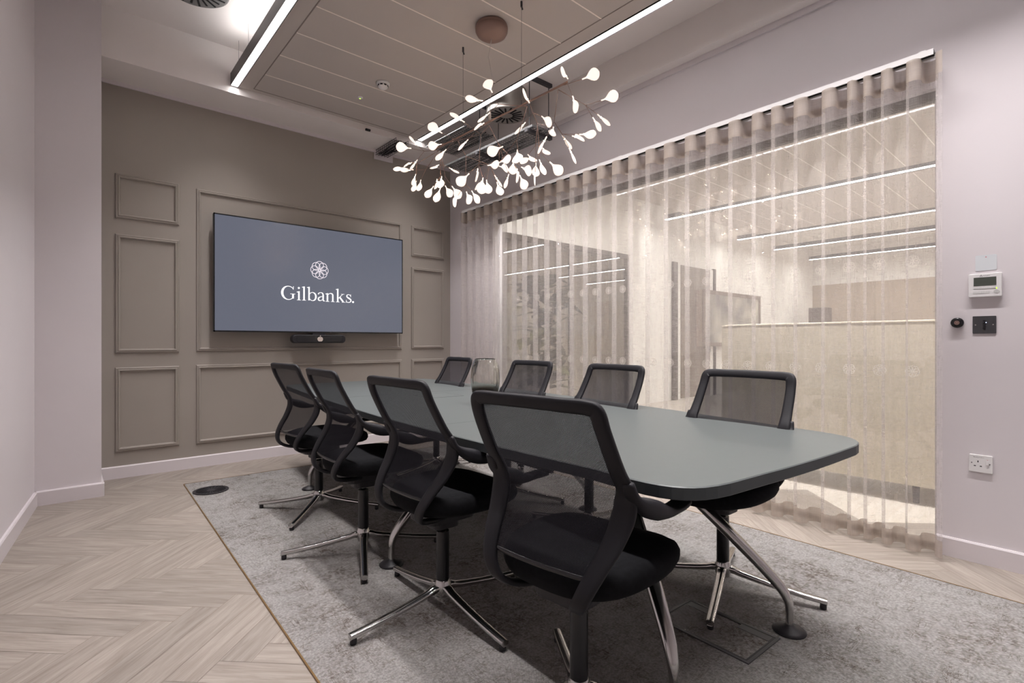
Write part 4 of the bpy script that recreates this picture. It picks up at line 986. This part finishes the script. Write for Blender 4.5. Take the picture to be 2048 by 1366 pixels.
# linear lights hung from the office ceiling, plus one added fill bar
def obar(x, z, y0, y1, label, m_=None):
    t = thing('linear_light', label, 'light', (x, (y0+y1)/2, z), group='office linear lights beyond the curtain'); hl = (y1-y0)/2
    bm = new(); box(bm, -.04, -.036, -hl, hl, 0, .08); box(bm, .036, .04, -hl, hl, 0, .08); box(bm, -.036, .036, -hl, hl, .07, .08); obj('profile_housing', bm, M_GREYP, t)
    obj('diffuser', bx(-.035, .035, -hl, hl, .001, .01), m_ or M_OLED, t)
    bm = new()
    for y in (-hl+.3, hl-.3): tube(bm, [(0, y, .08), (0, y, 3.7-z)], .002, 6)
    obj('suspension_wire', bm, M_GREYP, t)
obar(7.9, 3.24, -3.2, 5.0, 'office linear light bar nearest the glass, highest bright line through the curtain')
obar(10.6, 3.24, -3.2, 5.0, 'second office linear light bar beyond the curtain')
obar(12.4, 3.24, -3.2, 5.0, 'third office linear light bar beyond the curtain')
obar(14.6, 3.24, -3.2, 5.0, 'farthest office linear light bar, just above the taupe end wall')
obar(4.05, 3.24, -3.2, 3.7, 'added unseen fill light bar just behind the glass partition, in front of the booth', M_OFILL)  # added out of view above the glass head to brighten curtain and booth
# ceiling rafts in the office between the bars
for x0, x1, lab in ((5.1, 7.8, 'pale office ceiling raft between the first two office lights'), (8.1, 10.5, 'pale office ceiling raft behind the second office light')):
    t = thing('ceiling_raft', lab, 'ceiling panel', ((x0+x1)/2, 1, 3.27), group='office ceiling rafts'); hx = (x1-x0)/2
    obj('raft_board', bx(-hx, hx, -4, 3.6, 0, .05), M_RAFT, t)
    bm = new(); [box(bm, -hx+.05, hx-.05, 3.6-.377*i-.005, 3.6-.377*i+.005, -.002, .001) for i in range(1, 19)]; obj('joint_strip', bm, M_LINE, t)
    
    for x in (-.6, .6):
        for y in (-3, 0, 3): bm = new(); tube(bm, [(x, y, .05), (x, y, .43)], .003); obj('hanger', bm, M_GALV, t)
# high-backed booth
t = thing('booth_sofa', 'beige high-backed booth sofa standing behind the glass partition', 'sofa', (4.43, 1.4, 0))
path = catmull([(1.3, .98, 0), (.5, .95, 0), (.16, .86, 0), (.02, .62, 0), (0, .2, 0), (0, -.4, 0), (.02, -.72, 0), (.16, -.96, 0), (.5, -1.05, 0), (1.3, -1.08, 0)], 8)
def wall_of(z0, z1, th, name, m, r=.03):
    bm = new(); n_ = len(path); rings = []
    for i, p in enumerate(path):
        tg = (path[min(i+1, n_-1)]-path[max(i-1, 0)]).normalized(); q = Vector((-tg.y, tg.x, 0))
        rings.append([p + q*a + Vector((0, 0, z)) for a, z in ((-th, z0), (-th, z1-r), (-th*.6, z1), (th*.6, z1), (th, z1-r), (th, z0))])
    ring_loft(bm, rings); return obj(name, bm, m, t, smooth=False)
M_BOOTH = add_noise_tone(mat('beige_linen_upholstery', rgb(196, 186, 166), .95, spec=.1), 60, rgb(190, 179, 160), rgb(206, 196, 178))
wall_of(.13, 1.262, .045, 'back_shell', M_BOOTH); wall_of(1.255, 1.268, .048, 'piping', mat('pale_piping', rgb(232, 222, 200), .8), .004)
bm = new(); prism(bm, [(.08, -.95), (.7, -.98), (.7, .88), (.1, .8)], .2, .46); obj('seat_cushion', bm, M_BOOTH, t, bevel=.03)
for x, y in ((.03, .45), (.03, -.55), (1.1, .93), (1.1, -1.03)):
    bm = new(); lathe(bm, [(.018, 0), (.022, .135)], 14, c=(x, y, 0)); obj('leg', bm, M_BLACK, t)
# plants
def big_leaf(bm, base, d, L_, W_, droop, rs):
    d = d.normalized(); sd = d.cross(Vector((0, 0, 1))).normalized(); up = sd.cross(d); n_ = 7; rows = []
    for i in range(n_+1):
        u = i/n_; w_ = W_*(math.sin(PI*min(1, u*1.02)**.8)**.8 if 0 < u < 1 else .03)*(1-.25*math.exp(-((u-.4)/.1)**2))
        c_ = base + d*L_*u + Vector((0, 0, -droop*L_*u*u)); rows.append([bm.verts.new(c_ - sd*w_ + up*.12*w_), bm.verts.new(c_), bm.verts.new(c_ + sd*w_ + up*.12*w_)])
    for a, b in zip(rows, rows[1:]):
        for k in (0, 1): bm.faces.new((a[k], a[k+1], b[k+1], b[k]))
M_GREEN1 = add_noise_tone(mat('fiddle_leaf', rgb(96, 96, 52), .45), 9, rgb(60, 61, 36), rgb(98, 94, 58))
M_GREEN2 = add_noise_tone(mat('bright_leaf', rgb(120, 150, 50), .5), 9, rgb(104, 136, 40), rgb(150, 172, 70))
def fig(label, loc, h, zc0, nleaf, seed, m, pr, ph, sp=.42, LL=.34):
    rs = random.Random(seed); t = thing('potted_plant', label, 'plant', loc)
    bm = new(); lathe(bm, [(pr*.8, 0), (pr*.86, .02), (pr, ph-.02), (pr, ph), (pr*.9, ph), (pr*.88, ph-.05)], 32, cap1=False); lathe(bm, [(pr*.89, ph-.045), (pr*.89, ph-.04)], 32); obj('pot', bm, mat('pot_grey', rgb(120, 110, 100), .7), t, smooth=False)
    bm = new(); tips = []
    for k in range(3):
        a = k*2.1+.4; P = catmull([(.03*math.cos(a), .03*math.sin(a), ph-.05), (.07*math.cos(a), .07*math.sin(a), ph+(h-ph)*.4), (.13*math.cos(a+.4), .13*math.sin(a+.4), h*(.97-.07*k))], 8); tube(bm, P, .011); tips.append(P)
    obj('stem', bm, mat('bark', rgb(92, 76, 60), .9), t)
    bm = new()
    for i in range(nleaf):
        P = tips[i % 3]; u = rs.random()**.75; p = P[min(len(P)-1, int(max(zc0, u)*(len(P)-1)))]; a = i*2.4 + rs.random()
        big_leaf(bm, p + Vector((0, 0, rs.uniform(-.05, .05))), Vector((math.cos(a), math.sin(a), rs.uniform(.0, .9))), LL*rs.uniform(.75, 1.15), LL*.33*rs.uniform(.8, 1.2), rs.uniform(.15, .5), rs)
    obj('foliage', bm, m, t, smooth=True, recalc=False)
fig('tall large-leaved potted plant behind the curtain beside the dark-framed window', (4.08, 4.12, 0), 2.05, .2, 80, 4, M_GREEN1, .19, .4, LL=.40)
fig('bright green potted plant just showing over the booth sofa back', (6.1, 1.05, 0), 1.32, .7, 26, 9, M_GREEN2, .2, .75, LL=.34)
# framed display on the office back wall
t = thing('wall_display', 'boxed display with pale picture on the far office wall', 'display', (10.85, 5.2, 1.58))
bm = new(); box(bm, -1.3, 1.3, .02, .2, -.56, .58); obj('cabinet', bm, mat('taupe_box', rgb(150, 132, 118), .7), t)
bm = new(); frame_ = [(-1.3, -1.22), (1.22, 1.3)]
for a, b in frame_: box(bm, a, b, -.005, .02, -.56, .58)
box(bm, -1.22, 1.22, -.005, .02, .5, .58); box(bm, -1.22, 1.22, -.005, .02, -.56, -.48); obj('frame', bm, mat('taupe_frame', rgb(112, 98, 88), .7), t)
M_PIC = add_noise_tone(mat('abstract_picture', rgb(120,120,130), .5), 1.6, rgb(84, 80, 84), rgb(190, 184, 170), detail=2)
obj('picture', bx(-1.22, 1.22, .008, .018, -.48, .5), M_PIC, t)
# dark storage locker and low cabinet far behind the booth
t = thing('storage_locker', 'tall dark locker seen over the booth, right of the low cabinet', 'cabinet', (14.6, 4.75, 0))
obj('body', bx(-.22, .22, -.2, .2, .05, 1.98), mat('dark_cabinet', rgb(92, 82, 76), .6), t, bevel=.01); obj('door', bx(-.225, -.222, -.18, .18, .1, 1.93), MATS['dark_cabinet'], t); obj('plinth', bx(-.2, .2, -.18, .18, 0, .05), M_BLACK, t)
t = thing('low_cabinet', 'low dark cabinet seen just over the booth back, left of the locker', 'cabinet', (12.2, 4.55, 0))
obj('body', bx(-.5, .5, -.2, .2, .06, 1.36), MATS['dark_cabinet'], t, bevel=.01)
for x in (-.25, .25): dd = obj('door', bx(x-.24, x+.24, -.208, -.2, .08, 1.34), MATS['dark_cabinet'], t); obj('knob', bx(x+.18, x+.2, -.22, -.208, .7, .8), M_GREYP, dd)
obj('plinth', bx(-.46, .46, -.17, .17, 0, .06), M_BLACK, t)
